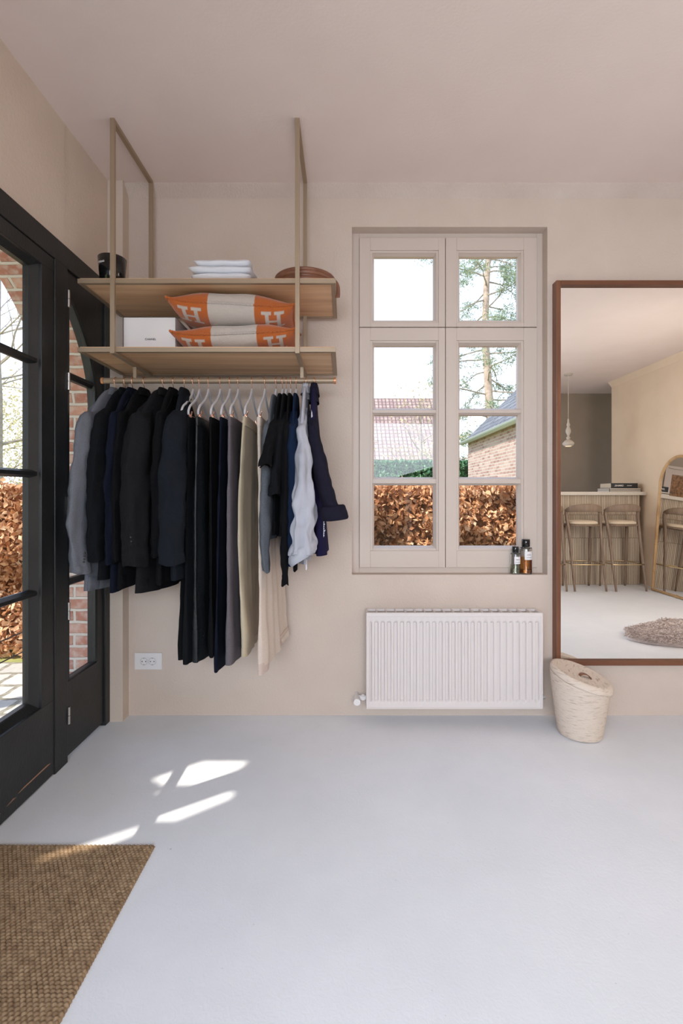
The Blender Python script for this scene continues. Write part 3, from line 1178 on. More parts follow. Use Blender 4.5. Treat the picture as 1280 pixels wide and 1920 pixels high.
pine('tall sparse pine with sage green needles seen through the right window panes', 5.55, 18.6, 13.5, 0.20, 11)
bare_tree('bare_tree', 'small budding tree in front of the tiled roof seen through the left window panes', 2.60, 16.4, 4.3, 0.11, 21,
          depth=3, kids=3, bud=900, budm=M_bud, budsize=0.09, spread=0.9)
bare_tree('bare_tree', 'tall bare tree in the garden beyond the glazed door', -12.6, 15.5, 11, 0.20, 31, depth=4, bud=0, spread=0.9)
bare_tree('bare_tree', 'slender bare tree behind the hedge nearest the brick arch', -8.0, 11.2, 7.0, 0.10, 33, depth=4, bud=0, spread=0.9)
bare_tree('budding_tree', 'yellow budding trees at the far end of the garden', -19.5, 27, 6.5, 0.2, 35, depth=3, bud=2200, budm=M_bud,
          budsize=0.20, budspread=0.8)
for k, (x, y, h, lb) in enumerate(((-10.8, 17.5, 3.6, 'yellow green shrub just above the brown hedge'),
                                   (-15.0, 20.0, 4.4, 'yellow green shrub at the left edge of the door glass'),
                                   (-0.5, 20.5, 3.4, 'budding golden shrub in front of the tiled roof'),
                                   (3.1, 22.5, 3.2, 'budding golden shrub behind the corner of the brick outbuilding'))):
    bare_tree('garden_shrub', lb, x, y, h, 0.10, 41 + k, depth=3, bud=1700 if x < -5 else 900, budm=M_bud, budsize=0.11,
              budspread=0.42, first=0.05)

# wires of the garden fence
fence = thing('wire_fence', 'two thin garden wires in front of the brown beech hedge', 'fence', (-1.86, 3.0, -0.13))
for z in (0.37, 0.255):
    obj('wire', MB().tube([(-1.86, 2.0, z), (-1.86, 3.8, z)], 0.004, n=6), M_twig, fence)
obj('post', MB().box(-1.88, -1.84, 3.76, 3.80, -0.14, 0.5), M_twig, fence)

# added unseen boards, cut so the sun lands only in the floor patches
PH = 2.86
_k = PH / math.tan(radians(SUN_EL))
_ox, _oy = SUN_AZ[0] * _k, SUN_AZ[1] * _k
PATCHES = [[(-.808, 1.98), (-.63, 2.114), (-.43, 2.106), (-.44, 2.06), (-.575, 1.933), (-.746, 1.933)],
           [(-.77, 1.898), (-.634, 1.898), (-.686, 1.858)],
           [(-.724, 1.728), (-.47, 1.895), (-.435, 1.895), (-.438, 1.849), (-.607, 1.72)],
           [(-.991, 1.54), (-.742, 1.695), (-.684, 1.687), (-.70, 1.67), (-.813, 1.586), (-.95, 1.53)]]
GAPS = []
for pp in PATCHES:
    y0_, y1_ = min(p[1] for p in pp), max(p[1] for p in pp)
    nrow = max(2, round((y1_ - y0_) / 0.022))
    for r_ in range(nrow):
        ya_, yb_ = y0_ + (y1_ - y0_) * r_ / nrow, y0_ + (y1_ - y0_) * (r_ + 1) / nrow
        ym_ = (ya_ + yb_) / 2
        xs_ = []
        for a, b_ in zip(pp, pp[1:] + pp[:1]):
            if (a[1] - ym_) * (b_[1] - ym_) < 0:
                xs_.append(a[0] + (b_[0] - a[0]) * (ym_ - a[1]) / (b_[1] - a[1]))
        GAPS.append((ya_, yb_, min(xs_), max(xs_)))     # where the light lands on the floor
can = thing('sun_mask_boards', 'added unseen boards shaping the sun patches, outside the glazed door', 'sun mask', (-2.6, 0.7, PH))
CX0, CX1 = -3.75, -1.60
CY0, CY1 = -2.3, 2.05
holes = [(g[0] - _oy, g[1] - _oy, g[2] - _ox, g[3] - _ox) for g in GAPS]
ys_ = sorted([CY0, CY1] + [h[0] for h in holes] + [h[1] for h in holes])
for a, b_ in zip(ys_[:-1], ys_[1:]):
    if b_ - a < 0.002:
        continue
    mid = (a + b_) / 2
    cuts = sorted([(h[2], h[3]) for h in holes if h[0] < mid < h[1]])
    x_ = CX0
    mbb = MB()
    for c0, c1 in cuts + [(CX1, None)]:
        mbb.box(x_, c0, a, b_, PH, PH + 0.025)
        x_ = c1
    if cuts:
        for q in range(len(cuts) + 1):
            m2 = MB().add(mbb.v[q * 8:q * 8 + 8], mbb.f[:6])
            obj('board', m2, M_bark2, can)
    else:
        obj('board', mbb, M_bark2, can)
for y in (CY0 + 0.05, CY1 - 0.07):
    obj('post', MB().box(CX0 + 0.02, CX0 + 0.12, y - 0.05, y + 0.05, -0.15, PH), M_bark2, can)
    obj('rafter', MB().box(CX0, CX1, y - 0.02, y + 0.02, PH - 0.10, PH), M_bark2, can)

# ------------------------------------------------------------------ outbuilding with slate roof
ob = thing('outbuilding', 'pale brick outbuilding with slate roof and zinc gutter behind the hedge', 'building', (5.6, 9.4, -0.15))
EX, EZv, Y0b, Y1b = 3.2, 2.50, 6.3, 12.5
mb = MB()
mb.box(EX, 8.4, Y0b, Y1b, -0.15, EZv, uv=True)
mb.add([(EX, Y1b, EZv), (8.4, Y1b, EZv), (5.8, Y1b, 5.1)], [(0, 2, 1)], [[(0, 0), (2.6, 2.6), (5.2, 0)]])
mb.add([(EX, Y0b, EZv), (8.4, Y0b, EZv), (5.8, Y0b, 5.1)], [(0, 1, 2)], [[(0, 0), (5.2, 0), (2.6, 2.6)]])
obj('brick_wall', mb, M_brick_pale, ob)
mb = MB()
L = 2.7 * math.sqrt(2)
for sgn, xe in ((1, EX - 0.1), (-1, 8.5)):
    a = (xe, Y0b - 0.1, EZv - 0.05)
    for dz in (0, 0.06):
        P = [(xe, Y0b - .1, EZv - .05 + dz), (xe, Y1b + .1, EZv - .05 + dz), (xe + sgn * 2.7, Y1b + .1, EZv + 2.65 + dz), (xe + sgn * 2.7, Y0b - .1, EZv + 2.65 + dz)]
        mb.add(P, [(0, 1, 2, 3)], [[(0, 0), (6.4, 0), (6.4, L), (0, L)]])
    mb.add([(xe, Y1b + .1, EZv - .05), (xe + sgn * 2.7, Y1b + .1, EZv + 2.65), (xe + sgn * 2.7, Y1b + .1, EZv + 2.71), (xe, Y1b + .1, EZv + .01)], [(0, 1, 2, 3)], [[(0, 0)] * 4])
obj('slate_roof', mb, M_slate, ob)
gut = MB()
ring = []
for y in (Y0b - .1, Y1b + .12):
    ring.append([(EX - 0.13 + 0.075 * cos(a), y, EZv + 0.01 + 0.075 * sin(a)) for a in [pi + pi * k / 8 for k in range(9)]] +
                [(EX - 0.13 + 0.065 * cos(a), y, EZv + 0.012 + 0.065 * sin(a)) for a in [2 * pi - pi * k / 8 for k in range(9)]])
gut.loft(ring)
obj('gutter', gut, M_zinc, ob, smooth=True, angle=40)

hs = thing('farmhouse', 'long farmhouse with red purple pantile roof far behind the green hedge', 'building', (-1.5, 28, -0.15))
mb = MB()
mb.box(-10, 5.6, 25, 33, -0.15, 3.0, uv=True)
obj('brick_wall', mb, M_brick_pale, hs)
mb = MB()
P = [(-10.3, 24.5, 2.9), (5.9, 24.5, 2.9), (5.9, 29, 6.9), (-10.3, 29, 6.9)]
L = math.hypot(4.5, 4.0)
mb.add(P, [(0, 1, 2, 3)], [[(0, 0), (16.2, 0), (16.2, L), (0, L)]])
P = [(-10.3, 33.5, 2.9), (5.9, 33.5, 2.9), (5.9, 29, 6.9), (-10.3, 29, 6.9)]
mb.add(P, [(3, 2, 1, 0)], [[(0, L), (16.2, L), (16.2, 0), (0, 0)]])
mb.add([(5.6, 25, 3.0), (5.6, 33, 3.0), (5.6, 29, 6.8)], [(0, 1, 2)], [[(0, 0)] * 3])
obj('pantile_roof', mb, M_pantile, hs)

# ------------------------------------------------------------------ radiator
RX0_, RX1_, RZ0_, RZ1_, RY = 0.1138, 1.0003, 0.085, 0.569, 2.443
rad = thing('radiator', 'white ribbed panel radiator on the wall under the window', 'radiator', ((RX0_ + RX1_) / 2, RY, RZ0_))
nr = 27
N = nr * 10
pitch = (RX1_ - RX0_ - 0.022) / (nr - 0.4)
xs = [RX0_ + 0.008 + (RX1_ - RX0_ - 0.016) * i / N for i in range(N + 1)]
zs = [RZ0_ + 0.004, RZ0_ + 0.030, RZ0_ + 0.034, RZ0_ + 0.040, RZ0_ + 0.048, RZ1_ - 0.058, RZ1_ - 0.050, RZ1_ - 0.044, RZ1_ - 0.040, RZ1_ - 0.016]
amp = [0, 0, 0.12, 0.6, 1, 1, 0.6, 0.12, 0, 0]
V, F = [], []
for z, a in zip(zs, amp):
    for x in xs:
        u = ((x - RX0_ - 0.016) / pitch)
        inside = 1.0 if 0 <= u <= nr - 0.55 else 0.0
        fr = u - math.floor(u)
        # groove between two raised ribs
        g = 0.5 - 0.5 * cos(2 * pi * fr)
        g = max(0.0, min(1.0, (g - 0.30) / 0.36))
        V.append((x, RY + 0.017 * a * inside * (1 - g), z))
for i in range(len(zs) - 1):
    for j in range(N):
        a = i * (N + 1) + j
        F.append((a, a + 1, a + N + 2, a + N + 1))
obj('front_panel', MB().add(V, F), M_radiator, rad, smooth=True, angle=50)
mb = MB()
mb.box(RX0_ + 0.012, RX1_ - 0.012, RY + 0.012, RY + 0.088, RZ0_ + 0.012, RZ1_ - 0.03)
obj('body', mb, M_radiator, rad)
for s, x in ((0, RX0_), (1, RX1_ - 0.008)):
    obj('side_cover', MB().box(x - (0.002 if s == 0 else 0), x + 0.008 + (0.002 if s else 0), RY - 0.004, RY + 0.094, RZ0_, RZ1_), M_radiator, rad, bevel=0.002)
mb = MB()
mb.box(RX0_, RX1_, RY - 0.005, RY + 0.012, RZ1_ - 0.018, RZ1_ + 0.001)
mb.box(RX0_, RX1_, RY + 0.080, RY + 0.094, RZ1_ - 0.012, RZ1_ + 0.001)
for k in range(19):
    x = RX0_ + (RX1_ - RX0_ - 0.006) * k / 18
    mb.box(x, x + 0.006, RY + 0.01, RY + 0.084, RZ1_ - 0.010, RZ1_ + 0.001)
obj('top_grille', mb, M_radiator, rad, bevel=0.0012)
obj('bottom_rail', MB().box(RX0_, RX1_, RY - 0.003, RY + 0.01, RZ0_, RZ0_ + 0.006), M_radiator, rad)
mb = MB()
vx, vz = RX0_ - 0.048, 0.118
mb.tube([(RX0_ + 0.01, 2.50, vz), (vx, 2.50, vz)], 0.012, n=14)
mb.tube([(vx, 2.555, vz), (vx, 2.50, vz)], 0.010, n=14)
mb.tube([(vx - .001, 2.51, vz), (vx - .001, 2.485, vz), (vx - .001, 2.484, vz), (vx - .001, 2.44, vz + 0.0)], [0.014, 0.014, 0.018, 0.017], n=16)
mb.tube([(RX0_ - 0.024, 2.50, vz), (RX0_ - 0.010, 2.50, vz)], 0.017, n=6)
obj('valve', mb, M_white_plastic, rad, smooth=True, angle=35)
mb = MB()
mb.tube([(RX1_, 2.50, 0.118), (RX1_ + 0.03, 2.50, 0.118), (RX1_ + 0.03, 2.556, 0.118)], 0.010, n=12)
obj('pipe', mb, M_white_plastic, rad, smooth=True)
for x in (RX0_ + 0.15, RX1_ - 0.15):
    obj('bracket', MB().box(x - 0.015, x + 0.015, RY + 0.088, YB + 0.001, 0.2, 0.5), M_radiator, rad)

# ------------------------------------------------------------------ socket
sx0, sx1, sz0, sz1 = wx(253) - .0, wx(304.5), CZ - (1254.5 - 926) * YB / FPX, CZ - (1223.5 - 926) * YB / FPX
sx0, sx1 = (253.5 - 645) * YB / FPX, (304.5 - 645) * YB / FPX
so = thing('wall_socket', 'white double wall socket low on the back wall under the jackets', 'socket', ((sx0 + sx1) / 2, YB, sz0))
obj('cover_plate', MB().box(sx0, sx1, YB - 0.009, YB + 0.001, sz0, sz1), M_white_plastic, so, bevel=0.0015)
for k in (0, 1):
    cx_ = (sx0 + sx1) / 2 - 0.022 + k * 0.044
    cz_ = (sz0 + sz1) / 2
    ins = MB().box(cx_ - 0.0218, cx_ + 0.0218, YB - 0.0105, YB - 0.008, cz_ - 0.0215, cz_ + 0.0215)
    i_o = obj('socket_insert', ins, M_white_plastic, so, bevel=0.0005)
    dish = MB()
    rings = []
    for r_, y_ in ((0.0195, -0.0108), (0.0185, -0.0112), (0.0175, -0.0108)):
        rings.append([(cx_ + r_ * cos(2 * pi * q / 28), YB + y_, cz_ + r_ * sin(2 * pi * q / 28)) for q in range(28)])
    dish.loft(rings, cap0=False, cap1=False)
    obj('rim', dish, mat('socket_shade_%d' % k, (0.42, 0.40, 0.38), rough=0.4), i_o)
    hl = MB()
    for dx in (-0.0095, 0.0095):
        hl.tube([(cx_ + dx, YB - 0.0109, cz_), (cx_ + dx, YB - 0.0104, cz_)], 0.0030, n=12)
    hl.box(cx_ - 0.002, cx_ + 0.002, YB - 0.0112, YB - 0.0105, cz_ + 0.0155, cz_ + 0.0185)
    hl.box(cx_ - 0.002, cx_ + 0.002, YB - 0.0112, YB - 0.0105, cz_ - 0.0185, cz_ - 0.0155)
    obj('pin_hole', hl, M_dark_hole, i_o)

# ------------------------------------------------------------------ jute mat
mx0, mx1, my0, my1 = -1.195, -0.628, -1.2, 1.603
rug = thing('jute_mat', 'brown woven jute doormat on the floor in front of the glazed door', 'rug', ((mx0 + mx1) / 2, (my0 + my1) / 2, 0))
yv0 = 0.55
px_, py_ = 0.0142, 0.0098
dx = 0.0024
nx = int((mx1 - mx0) / dx)
ny = int((my1 - yv0) / dx)
X, Y = np.meshgrid(np.linspace(mx0, mx1, nx + 1), np.linspace(yv0, my1, ny + 1))
rown = np.floor(Y / py_)
ph = (X / px_) + 0.5 * (rown % 2)
h = 0.0068 * np.sqrt(np.clip(np.abs(np.sin(pi * ph)), 0, 1)) * np.sqrt(np.clip(np.sin(pi * (Y / py_ - rown)), 0, 1))
Xo = X.copy()
Yo = Y.copy()
edge = (np.sin(pi * (Y / py_ - rown)) * 0.0025)
Xo[:, -1] += edge[:, -1]
Yo[-1, :] += np.sin(pi * ph[-1, :]) ** 2 * 0.003
Z = 0.004 + h
Z[:, 0] = 0.0005
Z[:, -1] = 0.0005
Z[0, :] = 0.0005
Z[-1, :] = 0.0005
V = np.stack([Xo, Yo, Z], -1).reshape(-1, 3)
idx = np.arange((nx + 1) * (ny + 1)).reshape(ny + 1, nx + 1)
Fq = np.stack([idx[:-1, :-1], idx[:-1, 1:], idx[1:, 1:], idx[1:, :-1]], -1).reshape(-1, 4)
mb = MB()
mb.v = [tuple(p) for p in V.tolist()]
mb.f = [tuple(p) for p in Fq.tolist()]
rest = MB().box(mx0, mx1, my0, yv0, 0.0005, 0.007)
mb.add(rest.v, rest.f)
obj('weave', mb, M_rug, rug, smooth=True)

# ------------------------------------------------------------------ wall mirror
MZ = 2.505
mx_l, mz_t, mz_b, mx_r = 1.0985, 1.17 + 401 * MZ / FPX, 1.17 - 322.5 * MZ / FPX, 2.45
mir_o = thing('wall_mirror', 'large wall mirror in a walnut frame right of the window', 'mirror', ((mx_l + mx_r) / 2, YB, mz_b))
fw = 0.024
mb = MB()
obj('side_rail', MB().box(mx_l, mx_l + fw, MZ, YB + 0.0005, mz_b, mz_t), M_walnut, mir_o, bevel=0.003)
obj('side_rail', MB().box(mx_r - fw, mx_r, MZ, YB + 0.0005, mz_b, mz_t), M_walnut, mir_o, bevel=0.003)
obj('cross_rail', MB().box(mx_l + fw, mx_r - fw, MZ, YB + 0.0005, mz_b, mz_b + fw), M_walnut_h, mir_o, bevel=0.003)
obj('cross_rail', MB().box(mx_l + fw, mx_r - fw, MZ, YB + 0.0005, mz_t - fw, mz_t), M_walnut_h, mir_o, bevel=0.003)
YM = 2.527
obj('mirror_glass', MB().box(mx_l + fw - 0.002, mx_r - fw + 0.002, YM, YM + 0.004, mz_b + fw - 0.002, mz_t - fw + 0.002), M_mirror, mir_o)

# ------------------------------------------------------------------ laundry basket
bcx, bcy = 1.150, 2.362
bas = thing('lidded_basket', 'tall woven palm basket with slanted lid on the floor beside the mirror', 'basket', (bcx, bcy, 0))
slx, sly = -0.27, 0.13      # slope of the lid plane


def bring(r, z, slant, n=56, rip=0.0, dxo=0.0, rz=0.0):
    R = []
    for k in range(n):
        a = 2 * pi * k / n
        rr = r + rip
        x, y = rr * cos(a), rr * sin(a)
        R.append((bcx + x + dxo, bcy + y, z + slant * (slx * x + sly * y)))
    return R


rings = []
NR = 64
for i in range(NR + 1):
    t_ = i / NR
    r_ = 0.098 + 0.036 * t_ ** 0.85
    z = 0.002 + 0.262 * t_
    if i == 0:
        r_ -= 0.006
    rings.append(bring(r_, z, t_ ** 1.5, rip=0.0016 * (i % 2), dxo=-0.002 * t_))
rings.append(bring(0.128, 0.264, 1.0))
rings.append(bring(0.122, 0.20, 1.0))
obj('basket_body', MB().loft(rings, cap1=False), M_basket, bas, smooth=True)
rings = []
lx = 0.006
for r_, z in ((0.118, 0.238), (0.124, 0.238), (0.1255, 0.262), (0.1385, 0.263), (0.1405, 0.270), (0.140, 0.282), (0.134, 0.294), (0.125, 0.297),
              (0.115, 0.2945), (0.10, 0.294), (0.09, 0.2925), (0.075, 0.293), (0.06, 0.2915), (0.045, 0.292), (0.03, 0.2908), (0.015, 0.2912), (0.004, 0.291)):
    rings.append(bring(r_, z, 1.0, dxo=lx * (1 if r_ > .12 else 0.8)))
obj('lid', MB().loft(rings), M_basket, bas, smooth=True)
tab = MB()
tb = []
for k in range(9):
    a = pi * k / 8
    cx_ = bcx + 0.010 - 0.026 * cos(a)
    zz = 0.291 + slx * (cx_ - bcx) - sly * 0.03 + 0.016 * sin(a)
    cy_ = bcy - 0.03
    w_ = 0.012
    tb.append([(cx_, cy_ - w_, zz), (cx_, cy_ + w_, zz), (cx_ + 0.001, cy_ + w_, zz + 0.003), (cx_ + 0.001, cy_ - w_, zz + 0.003)])
tab.loft(tb)
obj('leather_tab', tab, M_leather, bas, smooth=True, angle=50)

# ------------------------------------------------------------------ perfume bottles
def bottle(label, cx_, cy_, r, h, capr, caph, fill, liq, lab_z):
    z0 = WZ0
    t_ = thing('perfume_bottle', label, 'bottle', (cx_, cy_, z0), 'perfume bottles on the window sill')
    prof = [(r * 0.9, z0), (r, z0 + 0.003), (r, z0 + h - 0.006), (r * 0.93, z0 + h - 0.001), (r * 0.45, z0 + h), (r * 0.40, z0 + h + 0.004)]
    inner = [(r * 0.36, z0 + h + 0.004), (r * 0.40, z0 + h - 0.003), (r * 0.86, z0 + h - 0.006), (r * 0.9, z0 + h - 0.010), (r * 0.9, z0 + 0.008), (0.001, z0 + 0.0075)]
    n = 40
    rings = [[(cx_ + q * cos(2 * pi * k / n), cy_ + q * sin(2 * pi * k / n), z) for k in range(n)] for q, z in prof + inner]
    obj('glass_body', MB().loft(rings, cap1=False), M_bottle, t_, smooth=True, angle=50)
    lp = [(0.001, z0 + 0.0075), (r * 0.902, z0 + 0.0078), (r * 0.902, z0 + fill), (0.001, z0 + fill)]
    rings = [[(cx_ + q * cos(2 * pi * k / n), cy_ + q * sin(2 * pi * k / n), z) for k in range(n)] for q, z in lp]
    obj('perfume', MB().loft(rings), liq, t_, smooth=True, angle=50)
    cp = [(capr * 0.97, z0 + h + 0.002), (capr, z0 + h + 0.003), (capr, z0 + h + caph - 0.001), (capr * 0.96, z0 + h + caph)]
    obj('cap', MB().lathe(cp, cx_, cy_, 36), M_glossblack, t_, smooth=True, angle=40)
    lb = MB()
    rr = r + 0.0005
    a0, a1 = -pi / 2 - 0.55, -pi / 2 + 0.95
    rg = [[(cx_ + rr * cos(a0 + (a1 - a0) * k / 16), cy_ + rr * sin(a0 + (a1 - a0) * k / 16), z) for k in range(17)] for z in lab_z]
    rg2 = [[(cx_ + (rr - .0003) * cos(a0 + (a1 - a0) * k / 16), cy_ + (rr - .0003) * sin(a0 + (a1 - a0) * k / 16), z) for k in range(17)] for z in lab_z[::-1]]
    lb.loft(rg + rg2 + [rg[0]], closed=False, cap0=False, cap1=False)
    lo = obj('label', lb, M_paper, t_, smooth=True, angle=40)
    am = (a0 + a1) / 2
    am = -pi / 2 + 0.12
    zc = (lab_z[0] + lab_z[1]) / 2
    for dz, s in ((0.004, 0.0052), (-0.010, 0.0036)):
        text('lettering', 'PARFUM' if s > 0.004 else 'EAU DE PARFUM', s, (cx_ + (rr + .001) * cos(am) * 1.0, cy_ + (rr + .0012) * sin(am), zc + dz),
             (pi / 2, 0, am + pi / 2), M_seal, lo, extrude=0.0002)
    return t_


bottle('smaller perfume bottle with pale yellow liquid and black cap, left on the window sill', 0.9145, YB + 0.030, 0.0255, 0.112, 0.0165, 0.034, 0.05, M_yellow,
       (WZ0 + 0.055, WZ0 + 0.094))
bottle('taller perfume bottle with amber liquid and black cap, right on the window sill', 0.971, YB + 0.031, 0.0315, 0.143, 0.0205, 0.042, 0.092, M_amber,
       (WZ0 + 0.078, WZ0 + 0.122))

# ------------------------------------------------------------------ hanging shelf rack
rack = thing('hanging_shelf_rack', 'ceiling-hung clothes rack with two oak shelves left of the window', 'shelf', (-0.6, 2.295, 1.70))
YU0, YU1 = 2.074, 2.492
XU = (-0.993, -0.2005)
SX0, SX1 = -1.148, -0.036
for x in XU:
    mb = MB()
    w_ = 0.0095
    mb.box(x - w_, x + w_, YU0 - 0.004, YU0 + 0.012, 1.772, ZC + 0.0005)
    mb.box(x - w_, x + w_, YU1 - 0.012, YU1, 1.772, ZC + 0.0005)
    mb.box(x - w_, x + w_, YU0 + 0.012, YU1 - 0.012, ZC - 0.017, ZC + 0.0005)
    mb.box(x - w_, x + w_, YU0 + 0.012, YU1 - 0.012, 1.772, 1.786)
    obj('hanging_frame', mb, M_brass, rack, bevel=0.001)
SHELF_TOP = (1.8055, 2.1015)
for zt_ in SHELF_TOP:
    zb = zt_ - 0.024
    rail = MB()
    ya, yb = 2.082, 2.505
    rail.box(SX0, SX1, ya, ya + 0.006, zb, zt_ - 0.005)
    rail.box(SX0, SX1, yb - 0.006, yb, zb, zt_ - 0.005)
    rail.box(SX0, SX0 + 0.006, ya + 0.006, yb - 0.006, zb, zt_ - 0.005)
    rail.box(SX1 - 0.006, SX1, ya + 0.006, yb - 0.006, zb, zt_ - 0.005)
    # inner lip that carries the board
    rail.box(SX0 + 0.006, SX1 - 0.006, ya + 0.006, ya + 0.020, zb, zb + 0.004)
    rail.box(SX0 + 0.006, SX1 - 0.006, yb - 0.020, yb - 0.006, zb, zb + 0.004)
    rail.box(SX0 + 0.006, SX0 + 0.020, ya + 0.02, yb - 0.02, zb, zb + 0.004)
    rail.box(SX1 - 0.020, SX1 - 0.006, ya + 0.02, yb - 0.02, zb, zb + 0.004)
    sh = obj('shelf', MB().box(SX0 + 0.007, SX1 - 0.007, ya + 0.007, yb - 0.007, zb + 0.0045, zt_), M_oak, rack, bevel=0.001)
    obj('shelf_edge_rail', rail, M_brass, sh, bevel=0.0008)
RODY, RODZ, RODR = 2.30, 1.708, 0.0135
obj('rod', MB().tube([(-1.140, RODY, RODZ), (-0.050, RODY, RODZ)], RODR, n=24), M_brass, rack, smooth=True, angle=40)
for x0, x1 in ((-1.153, -1.140), (-0.050, -0.038)):
    obj('rod_end_cap', MB().tube([(x0, RODY, RODZ), (x0 + .001, RODY, RODZ), (x1 - .001, RODY, RODZ), (x1, RODY, RODZ)], [0.013, 0.0155, 0.0155, 0.013], n=24),
        mat('copper_cap' + str(x0), (0.62, 0.28, 0.13), rough=0.35, metal=0.5), rack, smooth=True, angle=40)
for x in XU:
    mb = MB().box(x - 0.0075, x + 0.0075, RODY - 0.006, RODY + 0.006, RODZ + 0.010, 1.773)
    obj('rod_bracket', mb, M_brass, rack)

# ------------------------------------------------------------------ hangers and clothes
def HX(px):
    return (px - 645) * RODY / FPX


def make_hanger(label, half, clips):
    r = thing('clothes_hanger', label, 'hanger', (0, 0, 0), 'hangers on the rod')
    rr = RODR + 0.0022
    hp = [(0, rr * cos(a), rr * sin(a)) for a in [radians(-35) + radians(240) * k / 18 for k in range(19)]]
    hp = hp[::-1]
    # runs over the rod from behind, then down the middle to the neck
    path = [(0, p[1], p[2]) for p in hp]
    hp = [(0, rr * sin(a), rr * cos(a)) for a in [radians(125) - radians(230) * k / 20 for k in range(21)]]
    path = hp + [(0, -0.010, -0.020), (0, -0.002, -0.032), (0, 0, -0.045)]
    obj('hook', MB().tube(path, 0.0018, n=8), M_rose, r, smooth=True)
    if clips:
        prof = [(0.0, -0.040), (0.007, -0.052), (0.022, -0.074), (0.060, -0.104), (0.105, -0.128), (0.135, -0.142), (half - 0.012, -0.156), (half, -0.172), (half - 0.002, -0.188)]
        rad_ = [(0.0035, 0.004), (0.007, 0.005), (0.0065, 0.005), (0.006, 0.005), (0.0055, 0.005), (0.0055, 0.005), (0.0055, 0.005), (0.0055, 0.005), (0.005, 0.005)]
    else:
        prof = [(0.0, -0.040), (0.007, -0.052), (0.022, -0.074), (0.060, -0.100), (0.105, -0.130), (0.14, -0.162), (half, -0.200)]
        rad_ = [(0.0035, 0.004), (0.007, 0.005), (0.0065, 0.005), (0.006, 0.005), (0.0055, 0.005), (0.0055, 0.005), (0.004, 0.004)]
    mb = MB()
    for s in (-1, 1):
        mb.tube([(0, s * a, b_) for a, b_ in prof], rad_, n=8)
    if not clips:
        mb.tube([(0, -half, -0.198), (0, half, -0.198)], 0.0045, n=8)
    obj('hanger_body', mb, M_hanger, r, smooth=True)
    if clips:
        obj('clip_bar', MB().tube([(0, -half + 0.002, -0.188), (0, half - 0.002, -0.188)], 0.0016, n=6), M_rose, r)
        for s in (-1, 1):
            mb = MB()
            y = s * (half - 0.028)
            mb.add([(-0.0085, y - .006, -0.172), (-0.0065, y - .006, -0.172), (-0.0008, y - .006, -0.190), (-0.004, y - .006, -0.214), (-0.0055, y - .006, -0.214), (-0.0035, y - .006, -0.190)],
                   [(0, 1, 2, 5), (5, 2, 3, 4)])
            m2 = MB()
            for sg in (-1, 1):
                prof2 = [(sg * 0.009, -0.170), (sg * 0.0065, -0.170), (sg * 0.001, -0.190), (sg * 0.0055, -0.216), (sg * 0.0075, -0.216), (sg * 0.0040, -0.190)]
                m2.prism([(p[0], p[1]) for p in prof2], 'y', y - 0.007, y + 0.007)
            obj('clip', m2, M_rose, r)
    return r


hang_plain = make_hanger('x', 0.165, False)
hang_clip = make_hanger('x', 0.165, True)
HOOKS = [217.5, 235, 249, 271, 307, 325.4, 346, 362, 374, 391, 413, 431, 446.6, 472, 496.5, 517.6, 529.7, 536.7, 545, 555.4, 573.5, 589]
GARM = ['the light grey blazer at the left end', 'the black blazer next to the light grey one', 'the navy blazer', 'the black blazer beside the navy one',
        'the charcoal blazer with two cuff buttons', 'the narrow black blazer between two others', 'the dark slate blazer, last of the jackets',
        'the first black trousers after the jackets', 'the second black trousers after the jackets', 'the black leather trousers', 'the black trousers right of the leather ones',
        'the long dark navy trousers', 'the mid grey trousers', 'the sand leather trousers', 'the pale cream trousers',
        'the heather grey sweater', 'the black cap-sleeve top', 'the black knit with elbow-length sleeves', 'the black long-sleeved cardigan',
        'the navy blue knit', 'the white shirt', 'the dark navy shirt at the right end']
used = set()
HANG = {}
for i, px in enumerate(HOOKS):
    clip = 7 <= i <= 14
    proto = hang_clip if clip else hang_plain
    if proto.name in used:
        h_ = copy_tree(proto)
    else:
        h_ = proto
        used.add(proto.name)
    h_.location = (HX(px), RODY, RODZ)
    HANG[px] = h_
    h_['label'] = ('grey clip hanger holding ' if clip else 'grey hanger with rose gold hook inside ') + GARM[i]


